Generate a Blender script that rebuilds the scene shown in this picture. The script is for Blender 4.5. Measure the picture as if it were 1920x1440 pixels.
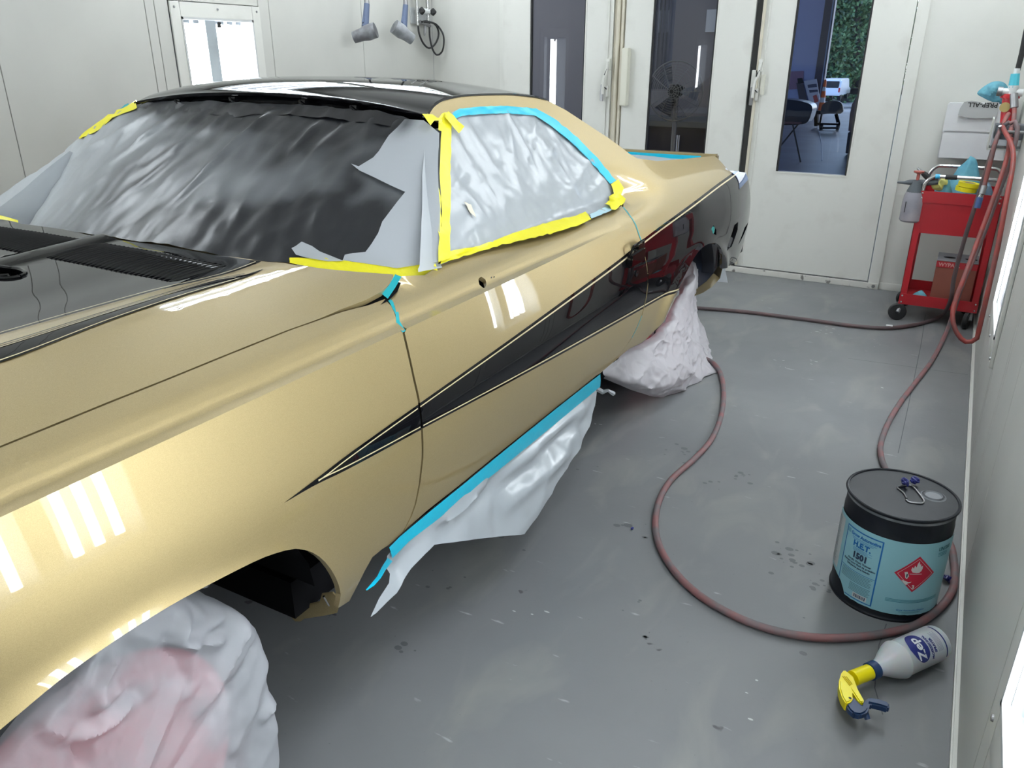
import bpy, bmesh, math, random
from mathutils import Vector, Matrix, noise, geometry
import numpy as np
random.seed(7)
PI = math.pi
for o in list(bpy.data.objects): bpy.data.objects.remove(o)
SC = bpy.context.scene; COL = SC.collection

# ------------------------------------------------------------------ camera
PITCH, YAW, ROLL, FPX, CAMZ = 0.3924915, -0.50848109, 0.0017689, 1477.5, 1.505
fw = Vector((math.sin(YAW)*math.cos(PITCH), math.cos(YAW)*math.cos(PITCH), -math.sin(PITCH)))
rt = fw.cross(Vector((0, 0, 1))).normalized(); up = rt.cross(fw)
c_, s_ = math.cos(ROLL), math.sin(ROLL)
rt, up = rt*c_+up*s_, up*c_-rt*s_
cam = bpy.data.objects.new('camera', bpy.data.cameras.new('camera')); COL.objects.link(cam)
cam.matrix_world = Matrix(((rt.x, up.x, -fw.x, 0), (rt.y, up.y, -fw.y, 0), (rt.z, up.z, -fw.z, CAMZ), (0, 0, 0, 1)))
cam.data.sensor_width = 36; cam.data.sensor_fit = 'HORIZONTAL'
cam.data.lens = 36*FPX/1920; cam.data.clip_start = .05; cam.data.clip_end = 200
SC.camera = cam
# ------------------------------------------------------------------ world / exposure
W = bpy.data.worlds.new('sky'); SC.world = W; W.use_nodes = True
nt = W.node_tree; nt.nodes.clear()
wo = nt.nodes.new('ShaderNodeOutputWorld'); bg = nt.nodes.new('ShaderNodeBackground')
sk = nt.nodes.new('ShaderNodeTexSky'); sk.sky_type = 'HOSEK_WILKIE'; sk.turbidity = 6
sk.sun_direction = Vector((.3, .5, .8)).normalized()
nt.links.new(sk.outputs[0], bg.inputs[0]); nt.links.new(bg.outputs[0], wo.inputs[0])
bg.inputs[1].default_value = 14.0
vs = SC.view_settings; vs.view_transform = 'Standard'; vs.look = 'None'; vs.gamma = 1; vs.use_curve_mapping = False
vs.exposure = -0.15
TUBE = 32.0          # strength of the fluorescent tubes
SC.cycles.use_denoising = True
SC.cycles.max_bounces = 8; SC.cycles.diffuse_bounces = 4; SC.cycles.glossy_bounces = 4
SC.cycles.transparent_max_bounces = 12; SC.cycles.sample_clamp_indirect = 4
SC.cycles.caustics_reflective = False; SC.cycles.caustics_refractive = False

# ------------------------------------------------------------------ helpers
CAM = Vector((0, 0, CAMZ))
def ray(px, py): return rt*((px-960)/FPX)+up*(-(py-720)/FPX)+fw
def onx(px, py, X): r = ray(px, py); return CAM+r*(X/r.x)
def ony(px, py, Y): r = ray(px, py); return CAM+r*(Y/r.y)
def onz(px, py, Z): r = ray(px, py); return CAM+r*((Z-CAMZ)/r.z)
def hit(px, py, f, t0=.3, t1=9.0):
    """first zero of f(P) along the sight line"""
    r = ray(px, py); n = 160; pa = None; best = (1e9, None)
    for i in range(n+1):
        t = t0+(t1-t0)*i/n; v = f(CAM+r*t)
        if pa is not None and (v > 0) != (pa > 0):
            a, b = tp, t; va = pa
            for _ in range(30):
                m = (a+b)/2; vm = f(CAM+r*m)
                if (vm > 0) != (va > 0): b = m
                else: a, va = m, vm
            return CAM+r*((a+b)/2)
        if abs(v) < best[0]: best = (abs(v), t)
        pa, tp = v, t
    if best[0] > .02: print('MISS', px, py, round(best[0], 3))
    return CAM+r*best[1]
def lerp(a, b, t): return a+(b-a)*t
def interp(pts, x):
    if x <= pts[0][0]: return pts[0][1]
    for (a, va), (b, vb) in zip(pts, pts[1:]):
        if x <= b: return va+(vb-va)*(x-a)/(b-a)
    return pts[-1][1]
class Mono:
    """smooth monotone cubic through points"""
    def __init__(s, pts):
        s.x = [p[0] for p in pts]; s.y = [p[1] for p in pts]; n = len(pts)
        d = [(s.y[i+1]-s.y[i])/(s.x[i+1]-s.x[i]) for i in range(n-1)]
        m = [d[0]]+[0 if d[i-1]*d[i] <= 0 else 2*d[i-1]*d[i]/(d[i-1]+d[i]) for i in range(1, n-1)]+[d[-1]]
        s.m = m
    def __call__(s, v):
        x, y, m = s.x, s.y, s.m
        if v <= x[0]: return y[0]+m[0]*(v-x[0])
        if v >= x[-1]: return y[-1]+m[-1]*(v-x[-1])
        for i in range(len(x)-1):
            if v <= x[i+1]: break
        h = x[i+1]-x[i]; t = (v-x[i])/h
        return (2*t**3-3*t*t+1)*y[i]+(t**3-2*t*t+t)*h*m[i]+(-2*t**3+3*t*t)*y[i+1]+(t**3-t*t)*h*m[i+1]
def sst(a, b, x):
    t = min(1, max(0, (x-a)/(b-a))); return t*t*(3-2*t)
def catmull(P, step, closed=False):
    P = [Vector(p) for p in P]; n = len(P); out = []
    segs = n if closed else n-1
    for i in range(segs):
        p0 = P[(i-1) % n] if closed or i > 0 else P[0]*2-P[1]
        p1 = P[i]; p2 = P[(i+1) % n]
        p3 = P[(i+2) % n] if closed or i+2 < n else p2*2-p1
        k = max(1, int(round((p2-p1).length/step)))
        for j in range(k):
            t = j/k
            out.append(.5*((2*p1)+(p2-p0)*t+(2*p0-5*p1+4*p2-p3)*t*t+(3*p1-p0-3*p2+p3)*t**3))
    if not closed: out.append(P[-1].copy())
    return out
def resample(P, step, closed=True):
    out = []; n = len(P)
    for i in range(n if closed else n-1):
        a, b = Vector(P[i]), Vector(P[(i+1) % n]); k = max(1, int(math.ceil((b-a).length/step)))
        for j in range(k): out.append(a.lerp(b, j/k))
    if not closed: out.append(Vector(P[-1]))
    return out

def mat(name, col, rough=.5, metal=0.0, **kw):
    m = bpy.data.materials.new(name); m.use_nodes = True
    b = m.node_tree.nodes['Principled BSDF']
    b.inputs['Base Color'].default_value = (*col, 1); b.inputs['Roughness'].default_value = rough
    b.inputs['Metallic'].default_value = metal
    for k, v in kw.items():
        k = k.replace('_', ' ')
        if k in b.inputs: b.inputs[k].default_value = v
    return m
def nd(m, t, **kw):
    n = m.node_tree.nodes.new(t)
    for k, v in kw.items(): setattr(n, k, v)
    return n
def lk(m, a, b): m.node_tree.links.new(a, b)
def bsdf(m): return m.node_tree.nodes['Principled BSDF']
def noisy(m, c2, scale=5, detail=5, lo=.4, hi=.6, rough=None, stretch=None, dist=0):
    """blend the base colour towards c2 with object-space noise"""
    b = bsdf(m); tc = nd(m, 'ShaderNodeTexCoord'); mp = nd(m, 'ShaderNodeMapping')
    if stretch: mp.inputs['Scale'].default_value = stretch
    n = nd(m, 'ShaderNodeTexNoise'); n.inputs['Scale'].default_value = scale; n.inputs['Detail'].default_value = detail
    n.inputs['Distortion'].default_value = dist
    r = nd(m, 'ShaderNodeMapRange'); r.inputs[1].default_value = lo; r.inputs[2].default_value = hi
    x = nd(m, 'ShaderNodeMix', data_type='RGBA')
    lk(m, tc.outputs['Object'], mp.inputs[0]); lk(m, mp.outputs[0], n.inputs['Vector']); lk(m, n.outputs[0], r.inputs[0])
    lk(m, r.outputs[0], x.inputs['Factor'])
    src = b.inputs['Base Color'].links[0].from_socket if b.inputs['Base Color'].links else None
    if src: lk(m, src, x.inputs['A'])
    else: x.inputs['A'].default_value = b.inputs['Base Color'].default_value
    x.inputs['B'].default_value = (*c2, 1); lk(m, x.outputs['Result'], b.inputs['Base Color'])
    if rough is not None:
        rr = nd(m, 'ShaderNodeMapRange'); rr.inputs[3].default_value = b.inputs['Roughness'].default_value; rr.inputs[4].default_value = rough
        lk(m, r.outputs[0], rr.inputs[0]); lk(m, rr.outputs[0], b.inputs['Roughness'])
    return m
def bump(m, scale=200, strength=.1, dist=.001, detail=2, inp='Normal'):
    b = bsdf(m); tc = nd(m, 'ShaderNodeTexCoord'); n = nd(m, 'ShaderNodeTexNoise'); n.inputs['Scale'].default_value = scale
    n.inputs['Detail'].default_value = detail
    bm = nd(m, 'ShaderNodeBump'); bm.inputs['Strength'].default_value = strength; bm.inputs['Distance'].default_value = dist
    lk(m, tc.outputs['Object'], n.inputs['Vector']); lk(m, n.outputs[0], bm.inputs['Height']); lk(m, bm.outputs[0], b.inputs[inp])
    return m
def emis(name, col, s):
    m = mat(name, (0, 0, 0), .5); b = bsdf(m); b.inputs['Emission Color'].default_value = (*col, 1); b.inputs['Emission Strength'].default_value = s
    return m
def glass_mat(name, tint=(1, 1, 1), rough=0.0, ior=1.5, boost=1.0):
    m = bpy.data.materials.new(name); m.use_nodes = True; n = m.node_tree; n.nodes.clear()
    o = n.nodes.new('ShaderNodeOutputMaterial'); t = n.nodes.new('ShaderNodeBsdfTransparent'); g = n.nodes.new('ShaderNodeBsdfGlossy')
    f = n.nodes.new('ShaderNodeFresnel'); x = n.nodes.new('ShaderNodeMixShader'); f.inputs[0].default_value = ior
    t.inputs[0].default_value = (*tint, 1); g.inputs['Roughness'].default_value = rough
    mm = n.nodes.new('ShaderNodeMath'); mm.operation = 'MULTIPLY'; mm.inputs[1].default_value = boost; mm.use_clamp = True
    ge = n.nodes.new('ShaderNodeNewGeometry'); mi = n.nodes.new('ShaderNodeMix'); mi.data_type = 'FLOAT'; mi.inputs['A'].default_value = ior; mi.inputs['B'].default_value = 1/ior
    n.links.new(ge.outputs['Backfacing'], mi.inputs['Factor']); n.links.new(mi.outputs['Result'], f.inputs[0])
    n.links.new(f.outputs[0], mm.inputs[0]); n.links.new(mm.outputs[0], x.inputs[0])
    n.links.new(t.outputs[0], x.inputs[1]); n.links.new(g.outputs[0], x.inputs[2]); n.links.new(x.outputs[0], o.inputs[0])
    return m

class MB:
    def __init__(s): s.v = []; s.f = []; s.fm = []
    def add(s, vs, fs, mi=0):
        k = len(s.v); s.v += [Vector(v) for v in vs]; s.f += [tuple(k+i for i in f) for f in fs]; s.fm += [mi]*len(fs); return s
    def box(s, x0, x1, y0, y1, z0, z1, M=None, mi=0):
        vs = [Vector((x, y, z)) for x in (x0, x1) for y in (y0, y1) for z in (z0, z1)]
        if M is not None: vs = [M @ v for v in vs]
        return s.add(vs, [(0, 1, 3, 2), (4, 6, 7, 5), (0, 4, 5, 1), (2, 3, 7, 6), (0, 2, 6, 4), (1, 5, 7, 3)], mi)
    def tube(s, pts, r, n=10, caps=True, mi=0):
        pts = [Vector(p) for p in pts]; rs = r if isinstance(r, (list, tuple)) else [r]*len(pts)
        t0 = (pts[1]-pts[0]).normalized(); a = t0.orthogonal().normalized(); rings = []
        for i, p in enumerate(pts):
            t = (pts[min(i+1, len(pts)-1)]-pts[max(i-1, 0)])
            if t.length < 1e-9: t = t0
            t.normalize(); a = (a-t*a.dot(t)).normalized(); b = t.cross(a)
            rings.append([p+(a*math.cos(q)+b*math.sin(q))*rs[i] for q in [2*PI*j/n for j in range(n)]])
        vs = [v for r_ in rings for v in r_]; fs = []
        for i in range(len(pts)-1):
            for j in range(n): fs.append((i*n+j, i*n+(j+1) % n, (i+1)*n+(j+1) % n, (i+1)*n+j))
        if caps: fs += [tuple(range(n-1, -1, -1)), tuple((len(pts)-1)*n+j for j in range(n))]
        return s.add(vs, fs, mi)
    def lathe(s, prof, n=32, M=None, mi=0, cap=True):
        """prof: (radius, height) about local z"""
        vs = []; fs = []; k = len(prof)
        for r, h in prof:
            for j in range(n):
                q = 2*PI*j/n; vs.append(Vector((r*math.cos(q), r*math.sin(q), h)))
        for i in range(k-1):
            for j in range(n): fs.append((i*n+j, i*n+(j+1) % n, (i+1)*n+(j+1) % n, (i+1)*n+j))
        if prof[0] == prof[-1]: cap = False
        if cap and prof[0][0] > 1e-6: fs.append(tuple(range(n-1, -1, -1)))
        if cap and prof[-1][0] > 1e-6: fs.append(tuple((k-1)*n+j for j in range(n)))
        if M is not None: vs = [M @ v for v in vs]
        return s.add(vs, fs, mi)
    def prism(s, poly, axis, a, b, M=None, mi=0):
        """extrude a 2-D outline along an axis"""
        n = len(poly); vs = []
        for d in (a, b):
            for p in poly:
                vs.append(Vector({'x': (d, p[0], p[1]), 'y': (p[0], d, p[1]), 'z': (p[0], p[1], d)}[axis]))
        if M is not None: vs = [M @ v for v in vs]
        return s.add(vs, [tuple(range(n-1, -1, -1)), tuple(range(n, 2*n))]+[(i, (i+1) % n, n+(i+1) % n, n+i) for i in range(n)], mi)
    def grid(s, rows, mi=0):
        n = len(rows[0]); vs = [p for r in rows for p in r]
        return s.add(vs, [(i*n+j, i*n+j+1, (i+1)*n+j+1, (i+1)*n+j) for i in range(len(rows)-1) for j in range(n-1)], mi)
    def build(s, name, mats, parent=None, smooth=35, bevel=0, loc=None, recalc=True):
        me = bpy.data.meshes.new(name)
        off = Vector(parent.get('_o', (0, 0, 0))) if parent else (Vector(loc) if loc else Vector((0, 0, 0)))
        me.from_pydata([v-off for v in s.v], [], s.f)
        for m_ in (mats if isinstance(mats, (list, tuple)) else [mats]): me.materials.append(m_)
        me.polygons.foreach_set('material_index', s.fm)
        if recalc or bevel:
            bm = bmesh.new(); bm.from_mesh(me)
            if recalc: bmesh.ops.remove_doubles(bm, verts=bm.verts, dist=1e-5); bmesh.ops.recalc_face_normals(bm, faces=bm.faces)
            if bevel: bmesh.ops.bevel(bm, geom=[e for e in bm.edges if e.is_manifold and e.calc_face_angle(0) > .6], offset=bevel, segments=2, affect='EDGES', clamp_overlap=True)
            bm.to_mesh(me); bm.free()
        if smooth: me.shade_smooth(); me.set_sharp_from_angle(angle=math.radians(smooth))
        o = bpy.data.objects.new(name, me); COL.objects.link(o)
        if parent: o.parent = parent
        else: o.location = off
        o['_o'] = tuple(off)
        return o
def thing(name, label, cat, loc=(0, 0, 0), group=None):
    o = bpy.data.objects.new(name, None); COL.objects.link(o); o.location = loc; o['_o'] = tuple(loc); o.empty_display_size = .1
    o['label'] = label; o['category'] = cat
    if group: o['group'] = group
    return o
def tag(o, label, cat, group=None, kind=None):
    o['label'] = label; o['category'] = cat
    if group: o['group'] = group
    if kind: o['kind'] = kind
    return o
def struct(o): o['kind'] = 'structure'; return o
def copy_tree(o, loc, label=None, zrot=None):
    def rec(a, par):
        c = a.copy(); COL.objects.link(c); c.parent = par
        for ch in [x for x in a.children]: rec(ch, c)
        return c
    c = rec(o, None); c.location = loc
    if zrot is not None: c.rotation_euler = (0, 0, zrot)
    if label: c['label'] = label
    return c
def inside(p, poly):
    x, y = p; r = False; n = len(poly); j = n-1
    for i in range(n):
        xi, yi = poly[i]; xj, yj = poly[j]
        if (yi > y) != (yj > y) and x < (xj-xi)*(y-yi)/(yj-yi)+xi: r = not r
        j = i
    return r
def panel(name, poly, lift, m, parent, holes=(), step=.035, thick=.012, out=Vector((1, 0, 0)), lines=(), bstep=.02, off=0.0, rim=True, mrim=None, both=False, mirror=None, paint=None, mpaint=None):
    """sheet-metal panel: triangulate a 2-D outline, lift it onto lift(u,v)->point, exact normals, rolled rim"""
    poly = [tuple(p) for p in resample([Vector((p[0], p[1])) for p in poly], bstep)]
    hs = [[tuple(p) for p in resample([Vector((p[0], p[1])) for p in h], bstep)] for h in holes]
    pts = []; edges = []
    for loop in [poly]+hs:
        k = len(pts); pts += loop; edges += [(k+i, k+(i+1) % len(loop)) for i in range(len(loop))]
    for ln in lines:
        ln = [tuple(p) for p in resample([Vector((p[0], p[1])) for p in ln], bstep*2, False)]
        k = len(pts); pts += ln; edges += [(k+i, k+i+1) for i in range(len(ln)-1)]
    x0, x1 = min(p[0] for p in poly), max(p[0] for p in poly); y0, y1 = min(p[1] for p in poly), max(p[1] for p in poly)
    if paint:
        pp = [tuple(p) for p in resample([Vector((p[0], p[1])) for p in paint], bstep)]; k = len(pts); pts += pp; edges += [(k+i, k+(i+1) % len(pp)) for i in range(len(pp))]
    B = np.array(pts)
    j = 0; y = y0+step*.5
    while y < y1:
        x = x0+step*(.5 if j % 2 else 1)
        while x < x1:
            if inside((x, y), poly) and np.min((B[:, 0]-x)**2+(B[:, 1]-y)**2) > (bstep*.55)**2: pts.append((x, y))
            x += step
        y += step*.87; j += 1
    vs, es, fs, *_ = geometry.delaunay_2d_cdt([Vector(p) for p in pts], edges, [], 0, 1e-6)
    keep = []
    for f in fs:
        c = (sum(vs[i].x for i in f)/3, sum(vs[i].y for i in f)/3)
        if inside(c, poly) and not any(inside(c, h) for h in hs): keep.append(tuple(f))
    e = 2.5e-4
    def nrm(u, v):
        n = (lift(u+e, v)-lift(u-e, v)).cross(lift(u, v+e)-lift(u, v-e)).normalized()
        return n if n.dot(out) > 0 else -n
    P = [lift(v.x, v.y) for v in vs]; N0 = [nrm(v.x, v.y) for v in vs]
    if off: P = [p+n*off for p, n in zip(P, N0)]
    F = []; LN = []; PI_ = []
    for f in keep:
        a, b, c = (P[i] for i in f)
        if (b-a).cross(c-a).dot(N0[f[0]]) < 0: f = (f[0], f[2], f[1])
        cx_, cy_ = sum(vs[i].x for i in f)/3, sum(vs[i].y for i in f)/3
        for i in f:
            LN.append(nrm(lerp(vs[i].x, cx_, .3), lerp(vs[i].y, cy_, .3)) if lines and min(abs(vs[i].y-l_[0][1]) for l_ in lines) < .002 and out.x > .5 else N0[i])
        F.append(f); PI_.append(2 if paint and inside((cx_, cy_), paint) else 0)
    MI = list(PI_)
    if rim:
        cnt = {}
        for fi, f in enumerate(F):
            for a, b in ((f[0], f[1]), (f[1], f[2]), (f[2], f[0])): cnt[(a, b)] = fi
        base = {}
        for (a, b) in [k for k in cnt if (k[1], k[0]) not in cnt]:
            ia = len(P); P += [P[a], P[b], P[b]-N0[b]*thick, P[a]-N0[a]*thick]
            n = (P[a]-P[b]).cross(N0[a]).normalized()
            F.append((ia+1, ia, ia+3, ia+2)); MI.append(1 if mrim else MI[cnt[(a, b)]]); LN += [n]*4
            nn = (P[ia]-P[ia+1]).cross(P[ia+2]-P[ia+1])
            if nn.dot(n) < 0: LN[-4:] = [-n]*4
    if mirror is not None:
        P = [Vector((2*mirror-p.x, p.y, p.z)) for p in P]; F2 = []; L2 = []; k = 0
        for f in F:
            F2.append(tuple(reversed(f))); ln = [Vector((-q.x, q.y, q.z)) for q in LN[k:k+len(f)]]; L2 += list(reversed(ln)); k += len(f)
        F, LN = F2, L2
    offv = Vector(parent.get('_o', (0, 0, 0))) if parent else Vector((0, 0, 0))
    me = bpy.data.meshes.new(name); me.from_pydata([p-offv for p in P], [], F); me.materials.append(m)
    if mrim or paint: me.materials.append(mrim or m)
    if paint: me.materials.append(mpaint)
    me.polygons.foreach_set('material_index', MI)
    me.polygons.foreach_set('use_smooth', [True]*len(F))
    if len(me.loops) == len(LN): me.normals_split_custom_set([tuple(n) for n in LN])
    o = bpy.data.objects.new(name, me); COL.objects.link(o)
    if parent: o.parent = parent
    o['_o'] = tuple(offv)
    return o
def strip(name, A, B, lift, m, parent, off=.0015, nB=3, out=Vector((1, 0, 0)), wob=0, seed=0, step=.02, mb=None):
    """band between two polylines in a surface's own 2-D domain, riding on the surface"""
    def eq(L, k):
        L = [Vector(p) for p in L]; d = [0]
        for a, b in zip(L, L[1:]): d.append(d[-1]+(b-a).length)
        o_ = []
        for i in range(k):
            t = d[-1]*i/(k-1)
            for j in range(len(L)-1):
                if t <= d[j+1]+1e-9: break
            o_.append(L[j].lerp(L[j+1], (t-d[j])/max(1e-9, d[j+1]-d[j])))
        return o_
    ln = sum((Vector(b)-Vector(a)).length for a, b in zip(A, A[1:])); k = max(4, int(ln/step)+1)
    A, B = eq(A, k), eq(B, k); e = 1e-3; rows = []
    for j in range(nB):
        r = []
        for i in range(k):
            q = A[i].lerp(B[i], j/(nB-1)); p = lift(q.x, q.y)
            n = (lift(q.x+e, q.y)-lift(q.x-e, q.y)).cross(lift(q.x, q.y+e)-lift(q.x, q.y-e)).normalized()
            if n.dot(out) < 0: n = -n
            w = wob*(noise.noise(Vector((i*.9, j*1.7, seed)))+.6) if wob else 0
            r.append(p+n*(off+max(0, w)))
        rows.append(r)
    b = mb or MB(); b.grid(rows)
    return b if mb else b.build(name, m, parent, smooth=60, recalc=False)
def text_geo(body, size, lift, mb, mi=0, align='LEFT', sx=1.0, bold=0.0, res=2):
    """flat lettering mapped through lift(u,v)"""
    cu = bpy.data.curves.new('t', 'FONT'); cu.body = body; cu.size = size; cu.resolution_u = res; cu.align_x = align; cu.offset = bold
    o = bpy.data.objects.new('t', cu); COL.objects.link(o)
    me = o.to_mesh(); bm = bmesh.new(); bm.from_mesh(me); bmesh.ops.triangulate(bm, faces=bm.faces)
    vs = [lift(v.co.x*sx, v.co.y) for v in bm.verts]; fs = [tuple(v.index for v in f.verts) for f in bm.faces]; bm.free()
    o.to_mesh_clear(); bpy.data.objects.remove(o); bpy.data.curves.remove(cu)
    if vs: mb.add(vs, fs, mi)
def crumple(p, amp, sc=9.0, seed=0):
    """faceted paper wrinkles"""
    q = Vector(p)*sc+Vector((seed*7.1, seed*3.3, seed))
    d, pt = noise.voronoi(q); f = (d[1]-d[0])
    r1 = 1-abs(noise.noise(q*.45+Vector((3, 1, 2))))*2.2; r2 = 1-abs(noise.noise(Vector((q.x*.9+q.z*.4, q.y*.5, q.z*1.1))+Vector((9, 4, seed))))*2.4
    return amp*(.7*noise.noise(q*.5)+.45*(.5-min(f, 1.0))+.2*noise.noise(q*1.9)+.5*max(0, r1)**3+.32*max(0, r2)**3)
# ------------------------------------------------------------------ materials
def two_tone_flake(m, scale=1800, amt=.12):
    b = bsdf(m); tc = nd(m, 'ShaderNodeTexCoord'); v = nd(m, 'ShaderNodeTexVoronoi'); v.inputs['Scale'].default_value = scale
    r = nd(m, 'ShaderNodeMix', data_type='RGBA'); c = list(b.inputs['Base Color'].default_value)
    r.inputs['A'].default_value = (c[0]*(1-amt), c[1]*(1-amt), c[2]*(1-amt), 1); r.inputs['B'].default_value = (min(1, c[0]*(1+amt)), min(1, c[1]*(1+amt)), min(1, c[2]*(1+amt*1.3)), 1)
    lk(m, tc.outputs['Object'], v.inputs['Vector'])
    sp = nd(m, 'ShaderNodeSeparateColor'); lk(m, v.outputs['Color'], sp.inputs[0]); lk(m, sp.outputs[0], r.inputs['Factor']); lk(m, r.outputs['Result'], b.inputs['Base Color'])
    return m
gold = two_tone_flake(mat('gold_metallic_paint', (.42, .325, .155), .48, .72, Coat_Weight=1.0, Coat_Roughness=.02))
pinline = mat('pale_gold_pinstripe', (.66, .56, .34), .4, .2, Coat_Weight=1.0, Coat_Roughness=.02)
black = mat('black_gloss_paint', (.004, .004, .005), .4, 0, Specular_IOR_Level=0.0, Coat_Weight=1.0, Coat_Roughness=.015)
blackline = mat('black_stripe_paint', (.004, .004, .005), .4, 0, Specular_IOR_Level=0.0, Coat_Weight=1.0, Coat_Roughness=.02)
darkmetal = mat('dark_underbody', (.005, .005, .006), .8, 0, Specular_IOR_Level=.1)
primer = mat('dark_primer', (.05, .05, .055), .55)
wallm = noisy(mat('booth_wall_paint', (.66, .66, .62), .38), (.60, .60, .565), 2.2, 4, .35, .75)
wallm2 = noisy(mat('booth_door_paint', (.68, .68, .64), .42), (.58, .57, .53), 5.5, 6, .55, .85)
ribm = mat('cream_rib_paint', (.60, .56, .46), .5)
seam = mat('dark_seam', (.03, .03, .03), .8)
rubber = mat('black_rubber', (.012, .012, .013), .6)
chrome = mat('bright_metal', (.62, .62, .62), .25, 1)
steel = mat('dull_steel', (.35, .35, .36), .4, 1)
tealm = mat('teal_tape', (.0, .30, .34), .45)
yellow = bump(mat('yellow_tape', (.86, .78, .02), .38), 60, .35, .004)
bluet = bump(mat('blue_tape', (.0, .46, .66), .35), 50, .3, .003)
ceilm = mat('ceiling_paint', (.7, .7, .68), .6)

def floor_mat():
    m = mat('grey_floor_paint', (.170, .173, .178), .42); b = bsdf(m)
    noisy(m, (.140, .144, .151), 1.3, 6, .35, .65)
    noisy(m, (.205, .205, .198), 3.5, 8, .52, .75, stretch=(1.6, .7, 1), dist=.6)
    tc = nd(m, 'ShaderNodeTexCoord')
    # fine pale scuffs and dark spots
    for sc_, lo, hi, col, st in ((26, .70, .76, (.30, .31, .31), (.35, 1.3, 1)), (9, .735, .75, (.06, .062, .065), (1, 1, 1)), (90, .72, .78, (.10, .105, .11), (1, 1, 1))):
        n = nd(m, 'ShaderNodeTexNoise'); n.inputs['Scale'].default_value = sc_; n.inputs['Detail'].default_value = 3
        mp = nd(m, 'ShaderNodeMapping'); mp.inputs['Scale'].default_value = st; mp.inputs['Location'].default_value = (sc_, 3, 0)
        r = nd(m, 'ShaderNodeMapRange'); r.inputs[1].default_value = lo; r.inputs[2].default_value = hi
        x = nd(m, 'ShaderNodeMix', data_type='RGBA'); lk(m, tc.outputs['Object'], mp.inputs[0]); lk(m, mp.outputs[0], n.inputs['Vector'])
        lk(m, n.outputs[0], r.inputs[0]); lk(m, r.outputs[0], x.inputs['Factor']); lk(m, b.inputs['Base Color'].links[0].from_socket, x.inputs['A'])
        x.inputs['B'].default_value = (*col, 1); lk(m, x.outputs['Result'], b.inputs['Base Color'])
    n = nd(m, 'ShaderNodeTexNoise'); n.inputs['Scale'].default_value = 4; n.inputs['Detail'].default_value = 8
    r = nd(m, 'ShaderNodeMapRange'); r.inputs[3].default_value = .36; r.inputs[4].default_value = .62
    lk(m, tc.outputs['Object'], n.inputs['Vector']); lk(m, n.outputs[0], r.inputs[0]); lk(m, r.outputs[0], b.inputs['Roughness'])
    bm = nd(m, 'ShaderNodeBump'); bm.inputs['Strength'].default_value = .12; bm.inputs['Distance'].default_value = .002
    n2 = nd(m, 'ShaderNodeTexNoise'); n2.inputs['Scale'].default_value = 60; n2.inputs['Detail'].default_value = 6
    lk(m, tc.outputs['Object'], n2.inputs['Vector']); lk(m, n2.outputs[0], bm.inputs['Height']); lk(m, bm.outputs[0], b.inputs['Normal'])
    return m
floorm = floor_mat()
pane = glass_mat('clear_glass', (.96, .98, .98))
doorpane = glass_mat('smoked_door_glass', (.84, .78, .70), boost=1.6)
lampwhite = mat('lamp_reflector', (.50, .53, .57), .35); lampgrey = mat('lamp_spine_paint', (.62, .66, .70), .5)
tubem = emis('fluorescent_tube', (.93, .97, 1.0), TUBE)

# ------------------------------------------------------------------ the booth
XL, XR, YE, YB, ZC = -4.10, .238, 5.98, -3.2, 2.95
b = MB(); b.box(XL-.2, XR+.2, YB-.1, YE+.12, -.1, 0); struct(b.build('floor', floorm))
b = MB(); b.box(XL-.2, XR+.2, YB-.1, YE+.12, ZC, ZC+.08); struct(b.build('ceiling', ceilm))
b = MB(); b.box(XL-.2, XR+.2, YB-.08, YB, 0, ZC); struct(b.build('wall_back', wallm))
FW = .343          # half width of a light fixture frame
FIX = [-1.70, 1.02, 3.70]
wallL = noisy(mat('dimmed_wall_paint', (.57, .57, .535), .38), (.52, .52, .49), 2.2, 4, .35, .75)  # booth wall paint darkened so the left wall looks less brightly lit
def side_wall(nm, X, s, seams, FIX=FIX):
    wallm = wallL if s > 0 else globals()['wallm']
    """s=+1: wall faces +X"""
    o = MB(); o.box(min(X-s*.22, X-s*.26), max(X-s*.22, X-s*.26), YB, YE, 0, ZC); base = struct(o.build(nm, wallm))
    ys = sorted([YB, YE]+seams+[f-FW for f in FIX]+[f+FW for f in FIX])
    for a, c in zip(ys, ys[1:]):
        fix = any(abs((a+c)/2-f) < .1 for f in FIX)
        for z0, z1 in (((.03, .40), (1.805, ZC)) if fix else ((.03, ZC),)):
            q = MB(); q.box(min(X, X-s*.05), max(X, X-s*.05), a+.0018, c-.0018, z0, z1)
            q.build('wall_panel', wallm, base, bevel=.0015)
    q = MB(); q.box(min(X+s*.012, X-s*.05), max(X+s*.012, X-s*.05), YB, YE, 0, .022); q.build('kick_strip', wallm2, base, bevel=.004)
    return base
side_wall('wall_left', XL, 1, [-.3, 2.20, 2.345, 3.203, 3.265, 4.134, 5.063], [FIX[0], FIX[2]])
side_wall('wall_right', XR, -1, [-.3, 1.45, 2.45, 2.80, 2.86, 3.30, 4.10, 4.16])
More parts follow.
